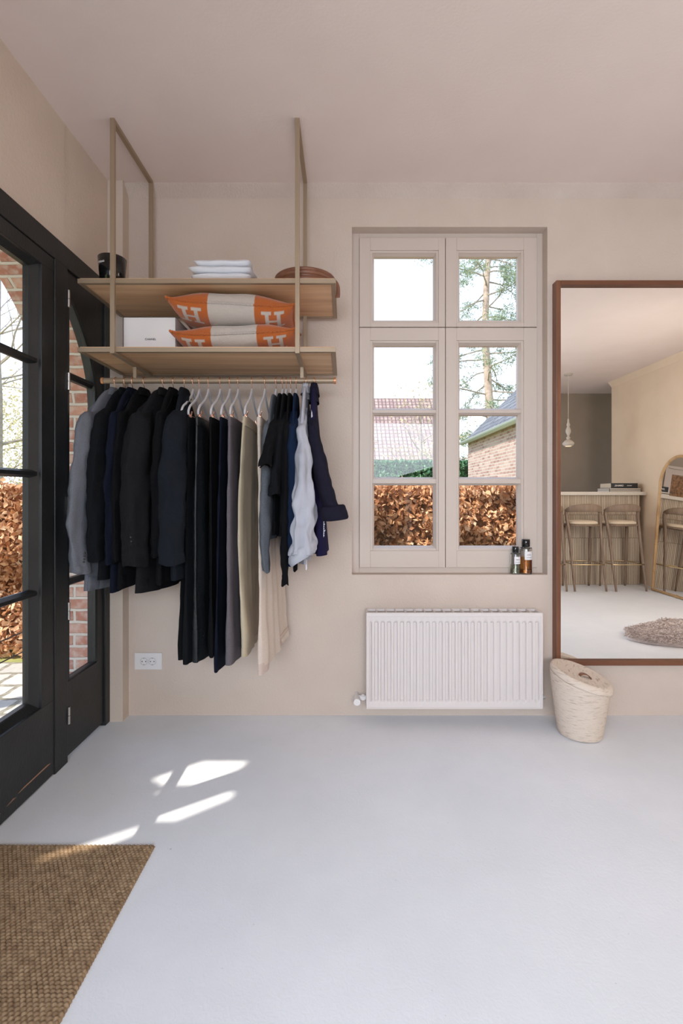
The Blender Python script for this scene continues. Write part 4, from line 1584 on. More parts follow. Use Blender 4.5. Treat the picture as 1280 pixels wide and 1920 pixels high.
def garment_body(xh, zt_, zh, wsh, drop, th, th_hem, whem, fold=0.006, seed=0, lean=0.0, neckw=0.055, hemdrop=0.0, yc=RODY, n=44, xhem=0.0):
    """closed flattened loft from collar to hem; profile in y is its width, in x its thickness"""
    rnd = random.Random(seed)
    f1, f2, p1, p2 = rnd.uniform(28, 40), rnd.uniform(60, 80), rnd.uniform(0, 6), rnd.uniform(0, 6)
    rings = []
    levels = []
    NS = 9
    for i in range(NS):
        t_ = i / (NS - 1)
        w_ = neckw + (wsh - neckw) * t_ ** 0.85
        levels.append((zt_ - drop * t_ ** 1.25, w_, max(0.0105, 0.35 * th + 0.65 * th * t_ ** 0.6)))
    NB = 18
    for i in range(1, NB + 1):
        t_ = i / NB
        w_ = wsh + (whem - wsh) * t_ - 0.012 * sin(pi * t_)
        levels.append((zt_ - drop - (zt_ - drop - zh) * t_, w_, th + (th_hem - th) * t_))
    for li, (z, w_, t2) in enumerate(levels):
        u = max(0, (zt_ - drop * 0.5 - z) / (zt_ - zh))
        R = []
        for k in range(n):
            a = 2 * pi * k / n
            y = w_ * (abs(cos(a)) ** 0.9) * (1 if cos(a) >= 0 else -1)
            x = t2 * (abs(sin(a)) ** 0.75) * (1 if sin(a) >= 0 else -1)
            xo = fold * u * (sin(f1 * y + p1 + 2.2 * z) + 0.5 * sin(f2 * y + p2 - 3 * z))
            xo += lean * (-y / 0.2) + xhem * u
            hd = hemdrop * u * sin(3 * y / w_ + p1) if li == len(levels) - 1 else 0
            R.append((xh + x + xo, yc + y, z + hd))
        rings.append(R)
    top = [((p[0] - xh) * 0.6 + xh, (p[1] - yc) * 0.8 + yc, p[2] + 0.004) for p in rings[0]]
    mb = MB().loft([top] + rings, cap1=False)
    # hem turned in
    last = rings[-1]
    cxm = sum(p[0] for p in last) / n
    inner = [((p[0] - cxm) * 0.7 + cxm, (p[1] - yc) * 0.985 + yc, p[2] + 0.0) for p in last]
    inner2 = [((p[0] - cxm) * 0.6 + cxm, (p[1] - yc) * 0.97 + yc, p[2] + 0.06) for p in last]
    mb.loft([last, inner, inner2], cap0=False, cap1=True)
    return mb


def sleeve(path, fold=0.10, seed=0, n=44, open_end=True, creases=3):
    """path: (x, y, z, rx, ry) control points; horizontal elliptical rings"""
    rnd = random.Random(seed)
    P = smooth_path(path, 10)
    p1, p2 = rnd.uniform(0, 6), rnd.uniform(0, 6)
    rings = []
    m_ = len(P)
    for i, (x, y, z, rx, ry) in enumerate(P):
        u = i / (m_ - 1)
        R = []
        for k in range(n):
            a = 2 * pi * k / n
            f_ = 1 + fold * u ** 0.6 * (sin(creases * a + p1 + 1.5 * u) * 0.6 + 0.4 * sin((creases + 2) * a + p2 - 4 * u))
            f_ *= 1 + 0.30 * fold * sin(9 * u * pi + 2 * sin(a + p2)) + 0.30 * fold * sin(5 * a + 13 * u + p1) * sin(pi * u)
            R.append((x + rx * f_ * cos(a), y + ry * f_ * sin(a), z + (0.95 * max(0, 1 - u * 4.0)) * ry * f_ * sin(a) - (0.35 * rx * abs(cos(a)) ** 2 * max(0, 1 - u * 4.0)) + 0.006 * u * sin(2 * a + p1)))
        rings.append(R)
    mb = MB().loft(rings, cap1=not open_end)
    if open_end:
        last = rings[-1]
        c = np.mean(np.array(last), axis=0)
        i1 = [tuple(c + (np.array(p) - c) * 0.86) for p in last]
        i2 = [tuple(c + (np.array(p) - c) * 0.74 + np.array([0, 0, 0.05])) for p in last]
        mb.loft([last, i1, i2], cap0=False, cap1=True)
    return mb


def upper(name, label, cat, px, m, zt_=1.655, zh=0.76, wsh=0.205, drop=0.175, th=0.022, th_hem=0.024, whem=0.215, near=None, far=True,
          collar=None, seed=0, fold=0.006, group=None, hemdrop=0.0, sleeve_m=None, cm=None, neckw=0.055, xhem=0.0, collar_t=0.02, creases=3, sfold=0.08, lean=None):
    xh = HX(px)
    t_ = thing(name, label, cat, (xh, RODY, zh), group)
    if lean is None:
        lean = (near[1][0] - xh) if near else 0.0
    HANG[px].rotation_euler = (0, 0, math.asin(max(-0.5, min(0.5, lean / 0.2))))
    obj('body', garment_body(xh, zt_, zh, wsh, drop, th, th_hem, whem, fold, seed, lean=lean, hemdrop=hemdrop, neckw=neckw, xhem=xhem), m, t_, smooth=True)
    if near:
        so2 = obj('sleeve', sleeve(near, seed=seed + 1, creases=creases, fold=sfold), sleeve_m or m, t_, smooth=True)
        crumple(so2, 0.13 if m is M_f_shirt else 0.10, 0.045 if m is M_f_shirt else 0.022)
        if far:
            fp = [(xh - (p[0] - xh) * 0.6, 2 * RODY - p[1] if 2 * RODY - p[1] < 2.50 else 2.50, p[2], p[3] * 0.7, min(p[4], 0.045)) for p in near]
            obj('sleeve', sleeve(fp, seed=seed + 2), sleeve_m or m, t_, smooth=True)
    if collar:
        mb = MB()
        rg = []
        nn = 30
        for (z, wy, tx) in collar:
            rg.append([(xh + tx * cos(2 * pi * k / nn), RODY + wy * sin(2 * pi * k / nn), z + 0.012 * cos(2 * pi * k / nn) * 0) for k in range(nn)])
        mb.loft(rg, cap0=False, cap1=False)
        obj('collar', mb, cm or m, t_, smooth=True)
    return t_


def jacket(px, label, m, xs, rx, zc, zh, seed, ry=0.062, yfront=2.085, bulge=0.0, th=0.022, hemdrop=0.006):
    near = [(xs + 0.008, 2.200, 1.590, rx * 0.30, 0.045), (xs + 0.004, 2.155, 1.540, rx * 0.62, 0.062), (xs, yfront + 0.035, 1.45, rx * 0.92, ry), (xs - 0.002, yfront + 0.006, 1.27, rx, ry * 1.06),
            (xs - 0.004 - bulge, yfront, 1.12, rx * 1.0, ry * 1.02), (xs - 0.004 - bulge, yfront - 0.004, 0.98, rx * 0.97, ry * 0.95), (xs - 0.003, yfront - 0.002, zc, rx * 0.92, ry * 0.90)]
    col = [(1.628, 0.075, 0.024), (1.645, 0.066, 0.021), (1.662, 0.056, 0.017), (1.668, 0.050, 0.014), (1.664, 0.046, 0.010), (1.64, 0.05, 0.010)]
    return upper('blazer', label, 'jacket', px, m, zh=zh, near=near, collar=col, seed=seed, th=th, th_hem=th * 1.15, hemdrop=hemdrop, fold=0.006, sfold=0.13)


j1 = jacket(217.5, 'light grey wool blazer hanging at the left end of the rod', M_f_grey, -1.122, 0.036, 0.835, 0.745, 1, yfront=2.075, bulge=0.012)
j2 = jacket(235, 'black wool blazer hanging next to the light grey blazer', M_f_black, -1.062, 0.034, 0.885, 0.80, 2, yfront=2.095)
j3 = jacket(249, 'navy wool blazer, its blue shoulder showing between two black blazers', M_f_navy, -1.004, 0.024, 0.87, 0.745, 3, yfront=2.110)
j4 = jacket(271, 'black blazer with narrow sleeve between the navy and the charcoal blazers', M_f_black2, -0.969, 0.026, 0.875, 0.76, 4, yfront=2.10)
j5 = jacket(307, 'charcoal blazer with two dark buttons on its front cuff', M_f_char, -0.893, 0.056, 0.862, 0.735, 5, yfront=2.075, th=0.028)
j6 = jacket(325.4, 'plain black blazer squeezed between the charcoal and the slate blazers', M_f_black2, -0.806, 0.028, 0.90, 0.775, 6, yfront=2.115)
j7 = jacket(346, 'dark slate blazer at the right end of the row of jackets', M_f_slate, -0.735, 0.054, 0.872, 0.79, 7, yfront=2.08, th=0.026)


def on_y(pxx, pyy, yy):
    return ((pxx - 645) * yy / FPX, yy, CZ + (926 - pyy) * yy / FPX)


for (jt, pts, r_) in ((j5, ((245, 1007), (246, 1015)), 0.0042), (j1, ((158, 1037), (157.5, 1043), (157, 1049), (156.5, 1054)), 0.004)):
    for (a, b_) in pts:
        p = on_y(a, b_, 2.012 if jt is j5 else 2.02)
        obj('button', MB().tube([(p[0], p[1] - 0.002, p[2]), (p[0], p[1] - 0.001, p[2]), (p[0], p[1] + 0.004, p[2])], [r_ * 0.8, r_, r_], n=14), M_button, jt, smooth=True, angle=40)


def trousers(px, label, m, zh, zt_=1.508, ynear=2.135, yfar=2.47, hem_near=2.12, hem_far=2.49, th=0.010, th_hem=0.020, x_near=0.0, x_far=0.0, seed=0,
             hem_up=0.0, hemband=0.0, x_mid=0.0, fold=0.006, cat='trousers', cuffm=None, bandm=None):
    xh = HX(px)
    t_ = thing('trousers', label, cat, (xh, RODY, zh))
    rnd = random.Random(seed)
    p1, p2 = rnd.uniform(0, 6), rnd.uniform(0, 6)
    f1 = rnd.uniform(34, 46)

    def lev(z, u):
        ya = ynear + (hem_near - ynear) * u
        yb = yfar + (hem_far - yfar) * u
        tt = th + (th_hem - th) * u ** 0.7
        R = []
        n = 60
        yc, w_ = (ya + yb) / 2, (yb - ya) / 2
        for k in range(n):
            a = 2 * pi * k / n
            c, s = cos(a), sin(a)
            y = yc + w_ * c
            x = tt * (abs(s) ** 0.6) * (1 if s >= 0 else -1)
            # two legs: pinch in the middle below the crotch
            pin = math.exp(-((y - yc) / 0.03) ** 2) * min(1, max(0, (u - 0.25) * 3)) * 0.55
            x *= (1 - pin)
            v = (y - ya) / (yb - ya)
            xo = (x_near * (1 - v) + x_far * v) * u + x_mid * sin(pi * min(1, u * 1.1)) * (1 - v)
            xo += fold * min(1, u * 2 + .2) * (sin(f1 * y + p1 + 1.2 * z) + 0.4 * sin(2.1 * f1 * y + p2))
            R.append((xh + x + xo, y, z + hem_up * v * u))
        return R
    rings = [lev(zt_ - (zt_ - zh) * i / 30, i / 30) for i in range(31)]
    mb = MB().loft(rings, cap1=False)
    last = rings[-1]
    in1 = [(p[0] * 0.5 + 0.5 * (sum(q[0] for q in last) / len(last)) if False else p[0], p[1], p[2] + 0.03) for p in last]
    mb.loft([last, [(p[0], p[1] * 0.99 + 0.01 * 2.3, p[2] + 0.002) for p in last], [(p[0], p[1] * 0.97 + 0.03 * 2.3, p[2] + 0.03) for p in last]], cap0=False)
    crumple(obj('leg_cloth', mb, m, t_, smooth=True), 0.16, 0.014, 0)
    wb = []
    for z, g in ((zt_ - 0.040, 1.0), (zt_ - 0.039, 1.15), (zt_ - 0.002, 1.15), (zt_ + 0.002, 1.0), (zt_ + 0.002, 0.5)):
        R = lev(z, 0.0)
        xm_ = xh
        wb.append([((p[0] - xm_) * g + xm_ + (0.0012 if p[0] > xm_ else -0.0012) * (1 if g > 1 else 0), (p[1] - 2.3) * (1.004 if g > 1 else 1) + 2.3, p[2]) for p in R])
    mb = MB().loft(wb, cap0=False, cap1=True)
    obj('waistband', mb, bandm or m, t_, smooth=True, angle=60)
    if hemband:
        R0 = lev(zh + hemband, 1 - hemband / (zt_ - zh))
        R1 = lev(zh - 0.001, 1.0)
        c0 = np.mean(np.array(R0), axis=0)

        def grow_(R, g):
            out = []
            nR = len(R)
            for k in range(nR):
                s = sin(2 * pi * k / nR)
                cc = cos(2 * pi * k / nR)
                out.append((R[k][0] + g * (1 if s >= 0 else -1) * min(1, abs(s) * 4), R[k][1] + g * cc, R[k][2]))
            return out
        mb = MB().loft([R0, grow_(R0, 0.0016), grow_(R1, 0.0016), R1], cap0=False, cap1=False)
        obj('hem_cuff', mb, cuffm or m, t_, smooth=True, angle=50)
    return t_


trousers(362, 'black trousers hanging first after the jackets', M_f_black2, 0.43, seed=11, ynear=2.15, hem_near=2.15, x_near=-0.012, x_far=0.0, th_hem=0.020)
trousers(374, 'black crepe trousers with slit hem hanging left of the leather trousers', M_f_black, 0.42, seed=12, ynear=2.13, x_near=-0.005, th_hem=0.022)
trousers(391, 'black leather trousers with a soft shine', M_f_leather, 0.43, seed=13, ynear=2.12, th=0.011, th_hem=0.021, fold=0.009, hemband=0.035)
trousers(413, 'black wool trousers right of the leather trousers', M_f_black2, 0.45, seed=14, ynear=2.13, th=0.010, th_hem=0.016, fold=0.005)
trousers(431, 'long dark navy trousers reaching lowest among the dark ones', M_f_navy, 0.385, seed=15, ynear=2.13, hem_near=2.12, x_near=-0.022, x_far=-0.01, th_hem=0.014, fold=0.003)
trousers(446.6, 'mid grey wool trousers with deep hem cuffs', M_f_midgrey, 0.425, seed=16, ynear=2.12, hem_near=2.10, th=0.012, th_hem=0.024, hemband=0.05, x_far=0.010, fold=0.003)
trousers(472, 'sand coloured leather trousers between the grey and the cream ones', M_f_olive, 0.455, seed=17, ynear=2.115, hem_near=2.12, th=0.011, th_hem=0.019, hemband=0.035, x_mid=-0.022, x_near=-0.004, x_far=0.0, fold=0.003)
trousers(496.5, 'pale cream wide trousers hanging last of the trousers', M_f_cream, 0.375, seed=18, ynear=2.125, hem_near=2.12, th=0.013, th_hem=0.020, hemband=0.05, x_near=0.004, x_far=0.075,
         hem_up=0.07, fold=0.007, cuffm=M_f_pale)


def slv(*p):
    return list(p)


xg = HX(517.6)
upper('sweater', 'heather grey knitted sweater hanging after the cream trousers', 'sweater', 517.6, M_f_knit, zt_=1.625, zh=0.97, wsh=0.19, drop=0.15, th=0.014, th_hem=0.014, whem=0.19,
      near=[(xg - .002, 2.17, 1.52, .012, .03), (xg - .008, 2.125, 1.46, .020, .042), (xg - .016, 2.10, 1.3, .024, .044), (xg - .020, 2.09, 1.1, .024, .042), (xg - .018, 2.09, .93, .021, .036), (xg - .012, 2.095, .835, .013, .026)], seed=31, neckw=0.09)
x_ = HX(529.7)
upper('cap_sleeve_top', 'black top with short flaring sleeve beside the grey sweater', 'top', 529.7, M_f_black2, zt_=1.63, zh=0.99, wsh=0.185, drop=0.14, th=0.010, th_hem=0.012, whem=0.19,
      near=[(x_ - .004, 2.17, 1.53, .012, .03), (x_ - .012, 2.10, 1.46, .020, .04), (x_ - .024, 2.045, 1.37, .025, .045), (x_ - .034, 2.005, 1.285, .026, .048)], seed=32, neckw=0.09)
x_ = HX(536.7)
upper('knit_top', 'black knit with elbow-length turned-up sleeves', 'top', 536.7, M_f_black, zt_=1.63, zh=0.985, wsh=0.185, drop=0.14, th=0.010, th_hem=0.012, whem=0.19,
      near=[(x_ - .000, 2.17, 1.53, .012, .03), (x_ - .006, 2.12, 1.46, .020, .045), (x_ - .014, 2.085, 1.33, .024, .05), (x_ - .020, 2.065, 1.22, .025, .052), (x_ - .022, 2.055, 1.165, .026, .053)], seed=33, neckw=0.09)
x_ = HX(545)
upper('cardigan', 'black long-sleeved cardigan with frayed cuff below the short tops', 'cardigan', 545, M_f_black2, zt_=1.632, zh=0.87, wsh=0.185, drop=0.14, th=0.010, th_hem=0.012, whem=0.19,
      near=[(x_ + .000, 2.17, 1.53, .012, .03), (x_ + .004, 2.12, 1.46, .022, .045), (x_ + .002, 2.10, 1.3, .024, .046), (x_ - .001, 2.095, 1.1, .021, .042), (x_ - .002, 2.095, .93, .018, .034), (x_ - .003, 2.10, .775, .015, .028)], seed=34, neckw=0.09)
x_ = HX(555.4)
upper('sweater', 'navy blue knitted sweater next to the white shirt', 'sweater', 555.4, M_f_navyknit, zt_=1.632, zh=0.895, wsh=0.19, drop=0.14, th=0.011, th_hem=0.014, whem=0.19,
      near=[(x_ + .001, 2.17, 1.53, .014, .03), (x_ + .003, 2.12, 1.46, .024, .045), (x_ + .002, 2.10, 1.3, .027, .046), (x_ - .002, 2.10, 1.1, .026, .042), (x_ - .004, 2.11, .93, .022, .036), (x_ - .004, 2.115, .86, .020, .032)], seed=35, neckw=0.09)
x_ = HX(573.5)
wshirt = upper('dress_shirt', 'white cotton shirt with crumpled rolled sleeve hanging near the right end', 'shirt', 573.5, M_f_shirt, zt_=1.668, zh=0.86, wsh=0.19, drop=0.20, th=0.018, th_hem=0.018, whem=0.18,
               near=[(x_ - .002, 2.19, 1.545, .012, .03), (x_ - .004, 2.13, 1.47, .026, .05), (x_ + .002, 2.10, 1.35, .036, .055), (x_ + .006, 2.08, 1.22, .045, .058), (x_ + .008, 2.08, 1.13, .046, .054), (x_ + .004, 2.07, 1.05, .050, .056), (x_ + .001, 2.06, .98, .054, .058), (x_ + .0, 2.06, .91, .050, .054)],
               seed=36, fold=0.010, collar=[(1.61, 0.062, 0.020), (1.645, 0.052, 0.019), (1.682, 0.046, 0.017), (1.690, 0.044, 0.016), (1.672, 0.047, 0.020), (1.640, 0.062, 0.026)], cm=M_f_shirt, creases=5, sfold=0.24)
mb = MB()
pts = [(x_ + .004, 2.06, .945), (x_ + .004, 2.06, .925), (x_ + .004, 2.06, .905), (x_ + .006, 2.062, .888)]
rg = []
for (cx_, cy_, z), (rx, ry) in zip(pts, ((.054, .056), (.060, .060), (.060, .060), (.050, .052))):
    rg.append([(cx_ + rx * (1 + .06 * sin(3 * a)) * cos(a), cy_ + ry * sin(a), z + 0.012 * sin(a * 1 + 2) + 0.02 * cos(a)) for a in [2 * pi * k / 30 for k in range(30)]])
mb.loft(rg, cap0=True, cap1=False)
obj('rolled_cuff', mb, M_f_shirt, wshirt, smooth=True)
obj('care_tag', MB().box(x_ + .012, x_ + .016, 2.13, 2.16, 0.835, 0.88), M_shirt, wshirt)
x_ = HX(589)
nshirt = upper('dress_shirt', 'dark navy shirt with rolled cuff sticking out at the right end of the rod', 'shirt', 589, M_f_indigo, zt_=1.662, zh=0.895, wsh=0.185, drop=0.19, th=0.018, th_hem=0.028, whem=0.17, lean=0.0,
               near=[(x_ + .002, 2.20, 1.555, .012, .03), (x_ + .004, 2.14, 1.48, .024, .045), (x_ + .022, 2.12, 1.36, .030, .045), (x_ + .050, 2.105, 1.24, .032, .045), (x_ + .076, 2.085, 1.15, .034, .046), (x_ + .094, 2.075, 1.09, .036, .048)],
               far=False, seed=37, fold=0.006, sleeve_m=M_f_inkshirt, collar=[(1.60, 0.066, 0.024), (1.64, 0.056, 0.020), (1.682, 0.048, 0.017), (1.690, 0.045, 0.016), (1.672, 0.050, 0.021), (1.635, 0.064, 0.026)], cm=M_f_inkshirt, xhem=0.040)
mb = MB()
rg = []
nn = 32
axis = Vector((0.10, -0.03, -0.34)).normalized()
cc = Vector((x_ + .098, 2.073, 1.085))
ux = axis.cross(Vector((0, 1, 0))).normalized()
uy = axis.cross(ux).normalized()
for s_, g in ((-0.030, 0.040), (-0.036, 0.048), (-0.030, 0.053), (0.0, 0.055), (0.022, 0.054), (0.028, 0.049), (0.022, 0.043), (-0.01, 0.038)):
    rg.append([tuple(cc + axis * (s_ + 0.010 * sin(a + 1)) + ux * g * 1.0 * (1 + 0.06 * sin(4 * a + 1)) * cos(a) + uy * g * sin(a)) for a in [2 * pi * k / nn for k in range(nn)]])
mb.loft(rg, cap0=True, cap1=True)
obj('rolled_cuff', mb, M_f_inkshirt, nshirt, smooth=True)
for k, (zz, ln) in enumerate(((1.045, 0.006), (1.035, 0.010), (1.024, 0.014), (1.012, 0.012), (1.0, 0.010), (0.988, 0.013), (0.976, 0.010), (0.965, 0.007))):
    p = on_y(612 + (k % 2) * 2.2, 926 - (zz - CZ) * FPX / 2.1, 2.1)
emb = MB()
for k in range(9):
    z0 = 1.045 - 0.010 * k
    emb.box(-0.0008, 0.0016 + 0.0022 * (k % 3 == 0), -0.0010, 0.0010, z0 - 0.0032, z0 + 0.0032)
emb.box(-0.0020, -0.0008, -0.0010, 0.0010, 0.958, 1.050)
emb.box(0.0045, 0.0062, -0.0010, 0.0010, 1.034, 1.038)
emb.box(0.0045, 0.0062, -0.0010, 0.0010, 0.986, 0.990)
emb.xf(Matrix.Translation((x_ + 0.052, 2.150, 0.02)))
obj('white_embroidery', emb, M_shirt, nshirt)

# ------------------------------------------------------------------ things on the shelves
TOP = SHELF_TOP[1]
LOW = SHELF_TOP[0]
cup = thing('candle_tumbler', 'glossy black candle tumbler at the left end of the top shelf', 'candle', (-1.037, 2.165, TOP))
prof = [(0.046, TOP + 0.0005), (0.050, TOP + 0.004), (0.060, TOP + 0.118), (0.058, TOP + 0.120), (0.056, TOP + 0.118), (0.048, TOP + 0.03), (0.001, TOP + 0.03)]
obj('tumbler', MB().lathe(prof, -1.037, 2.165, 48), M_glossblack, cup, smooth=True, angle=50)
_ph = -0.36
text('lettering', 'EYENES', 0.011, (-1.037 + 0.0595 * sin(_ph), 2.165 - 0.0595 * cos(_ph), TOP + 0.082), (pi / 2 + .085, 0, _ph), M_paper, cup, xscale=0.9)

sg = 'white folded shirts on the top shelf'


def folded(label, cx_, cy_, z0, w_, d_, h_, seed, m):
    rnd = random.Random(seed)
    nx, ny = 34, 20
    V, F = [], []
    for side in (1, -1):
        for j in range(ny + 1):
            for i in range(nx + 1):
                u, v = 2 * i / nx - 1, 2 * j / ny - 1
                e = (max(0, 1 - abs(u) ** 7) * max(0, 1 - abs(v) ** 7)) ** 0.45
                zz = z0 + h_ / 2 + side * h_ / 2 * e
                if side > 0:
                    zz += h_ * 0.22 * e * sin(3.0 * u + seed) * (0.6 + 0.4 * v) * (1 if rnd.random() < 2 else 0)
                V.append((cx_ + u * w_ / 2 + 0.003 * sin(5 * v + seed), cy_ + v * d_ / 2 + 0.003 * sin(6 * u + seed), zz))
        o_ = 0 if side > 0 else (nx + 1) * (ny + 1)
        for j in range(ny):
            for i in range(nx):
                a = o_ + j * (nx + 1) + i
                q = (a, a + 1, a + nx + 2, a + nx + 1)
                F.append(q if side > 0 else q[::-1])
    o = obj('folded_shirt', MB().add(V, F), m, None, smooth=True, loc=(cx_, cy_, z0))
    return tag(o, label, 'shirt', sg)


folded('white folded shirt at the bottom of the pile on the top shelf', -0.538, 2.215, TOP + 0.001, 0.262, 0.23, 0.034, 1, M_shirt)
folded('white folded shirt in the middle of the pile on the top shelf', -0.538, 2.215, TOP + 0.036, 0.272, 0.235, 0.028, 3.4, M_shirt)
folded('white folded shirt on top of the pile on the top shelf', -0.533, 2.215, TOP + 0.066, 0.245, 0.22, 0.030, 5.2, M_shirt)

bag = thing('leather_bag', 'round brown leather bag lying at the right end of the top shelf', 'bag', (-0.182, 2.262, TOP))
prof = [(0.125, TOP + 0.001), (0.140, TOP + 0.012), (0.146, TOP + 0.030), (0.140, TOP + 0.042), (0.134, TOP + 0.045), (0.144, TOP + 0.052), (0.150, TOP + 0.066), (0.144, TOP + 0.078),
        (0.139, TOP + 0.081), (0.143, TOP + 0.088), (0.141, TOP + 0.100), (0.128, TOP + 0.110), (0.10, TOP + 0.116), (0.05, TOP + 0.12), (0.001, TOP + 0.121)]
prof = [(r_, TOP + (z_ - TOP) * 0.66) for r_, z_ in prof]
obj('leather_body', MB().lathe(prof, -0.182, 2.262, 56), M_leather, bag, smooth=True)
st = smooth_path([(-0.075, 2.22, TOP + 0.052), (-0.045, 2.215, TOP + 0.040), (-0.031, 2.21, TOP + 0.012), (-0.029, 2.21, TOP - 0.015), (-0.030, 2.21, TOP - 0.035)], 5)
obj('strap', MB().tube([p for p in st], [(0.011, 0.0035)] * len(st), n=10), M_leather, bag, smooth=True)

bx0, bx1, by0, by1, bz1 = -1.004, -0.765, 2.20, 2.37, LOW + 0.168
box = thing('gift_box', 'white gift box with black edges and lettering at the left of the lower shelf', 'box', ((bx0 + bx1) / 2, (by0 + by1) / 2, LOW))
obj('box_body', MB().box(bx0, bx1, by0, by1, LOW + 0.0005, bz1), M_black_edge, box)
mb = MB()
e = 0.0022
mb.box(bx0 + e, bx1 - e, by0 - 0.0008, by0 + 0.001, LOW + e, bz1 - e)
mb.box(bx1 - 0.001, bx1 + 0.0008, by0 + e, by1 - e, LOW + e, bz1 - e)
mb.box(bx0 - 0.0008, bx0 + 0.001, by0 + e, by1 - e, LOW + e, bz1 - e)
mb.box(bx0 + e, bx1 - e, by0 + e, by1 - e, bz1 - 0.001, bz1 + 0.0008)
obj('white_panel', mb, M_paper, box)
tp = on_y(282, 636.3, by0 - 0.001)
text('lettering', 'CHANEL', 0.0128, (tp[0], tp[1] - 0.0002, tp[2]), (pi / 2, 0, 0), M_black_edge, box, xscale=1.02)


def cushion(label, cx_, cy_, z0, w_, d_, h_, seed, tilt=0.0, yaw=0.0):
    nx, ny = 200, 110
    root = thing('cushion', label, 'cushion', (cx_, cy_, z0), 'orange and cream blanket cushions')
    OR = (0.45, 0.105, 0.014, 1)
    CR = (0.50, 0.43, 0.38, 1)
    V, F, C = [], [], []

    def Hmask(a, b_, s):
        # block letter with serifs, a across, b up, both in -1..1
        if abs(a) > 1 or abs(b_) > 1:
            return False
        if 0.36 < abs(a) < 0.66:
            return True
        if abs(b_) > 0.74 and 0.12 < abs(a) < 0.98:
            return True
        return abs(b_) < 0.13 and abs(a) < 0.6
    for side in (1, -1):
        for j in range(ny + 1):
            for i in range(nx + 1):
                u, v = 2 * i / nx - 1, 2 * j / ny - 1
                e_ = (max(0.0, 1 - abs(u) ** 3.2) * max(0.0, 1 - abs(v) ** 3.0)) ** 0.52
                pinch = 1 - 0.055 * (1 - v * v) * abs(u) ** 6
                pv = 1 - 0.10 * (1 - u * u) * v ** 6
                x = w_ / 2 * u * pinch
                y = d_ / 2 * v * pv
                corner = (abs(u) * abs(v)) ** 5
                zm = h_ * (0.50 + 0.10 * corner + 0.04 * sin(2.2 * u + seed))
                up = 0.50 if side > 0 else 0.52
                z = zm + side * h_ * up * e_ + 0.004 * e_ * sin(7 * u + 3 * v + seed)
                z = max(z, 0.001 + 0.02 * (1 - e_) * 0)
                V.append((x, y, z))
                orange = abs(u) > 0.37
                col = OR if orange else CR
                if orange:
                    # rows of letters running across the cushion
                    uc = (0.37 + 1.0) / 2
                    for vc in ((-0.60, 0.0, 0.62) if side > 0 else (-0.74, 0.0)):
                        if Hmask((abs(u) - 0.66) / 0.185, (v - vc) / 0.21, seed):
                            col = CR
                C.append(col)
        o_ = 0 if side > 0 else (nx + 1) * (ny + 1)
        for j in range(ny):
            for i in range(nx):
                a = o_ + j * (nx + 1) + i
                q = (a, a + 1, a + nx + 2, a + nx + 1)
                F.append(q if side > 0 else q[::-1])
    R = Matrix.Translation((cx_, cy_, z0)) @ Matrix.Rotation(yaw, 4, 'Z') @ Matrix.Rotation(tilt, 4, 'Y')
    mb = MB().add(V, F)
    mb.xf(R)
    zmin = min(p[2] for p in mb.v)
    mb.v = [(p[0], p[1], p[2] - zmin + z0) for p in mb.v]
    o = obj('cover', mb, M_blanket, root, smooth=True)
    ca = o.data.color_attributes.new('pattern', 'FLOAT_COLOR', 'POINT')
    ca.data.foreach_set('color', np.array(C, dtype=np.float32).reshape(-1))
    # overlocked seam around the rim
    rim = []
    top = (nx + 1) * (ny + 1)
    idxs = [i for i in range(nx + 1)] + [j * (nx + 1) + nx for j in range(1, ny + 1)] + [ny * (nx + 1) + i for i in range(nx - 1, -1, -1)] + [j * (nx + 1) for j in range(ny - 1, 0, -1)]
    for k in idxs:
        rim.append(mb.v[k])
    rr = [0.0045 + 0.0026 * (k % 3 == 0) for k in range(len(rim))]
    so_ = obj('seam', MB().tube(rim, rr, n=6, closed=True), M_blanket, root, smooth=True)
    ca = so_.data.color_attributes.new('pattern', 'FLOAT_COLOR', 'POINT')
    cols = [C[k] for k in idxs]
    full = []
    for k in list(range(len(rim))) + [0]:
        c_ = cols[k] if cols[k] == OR or abs(rim[k][0] - cx_) < w_ * 0.19 else OR
        full += [c_] * 6
    ca.data.foreach_set('color', np.array(full, dtype=np.float32).reshape(-1)[:len(so_.data.vertices) * 4])
    return root


cushion('orange and cream letter-patterned cushion at the bottom of the pair on the lower shelf', -0.480, 2.300, LOW + 0.004, 0.545, 0.40, 0.125, 0.3, yaw=-0.02)
cushion('orange and cream letter-patterned cushion on top of the pair on the lower shelf', -0.500, 2.290, LOW + 0.108, 0.550, 0.40, 0.150, 1.7, tilt=0.045, yaw=0.02)

# ------------------------------------------------------------------ the far side of the room, seen in the wall mirror
def VY(Z):
    return 2 * YM - Z


def seen(px, py, Z):
    return ((px - 645) * Z / FPX, VY(Z), CZ + (926 - py) * Z / FPX)


YCF = VY(6.24)
ctr = thing('bar_counter', 'bar counter faced with travertine strips reflected in the wall mirror', 'counter', (2.4, YCF - 0.3, 0))
mb = MB()
CTZ = 1.197
mb.box(0.9, XR - 0.06, YCF - 0.55, YCF, 0.0, CTZ - 0.044, uv=True)
obj('strip_facade', mb, M_travertine, ctr)
obj('counter_top', MB().box(0.9, XR - 0.005, YCF - 0.62, YCF + 0.05, CTZ - 0.044, CTZ), M_counter, ctr, bevel=0.003)

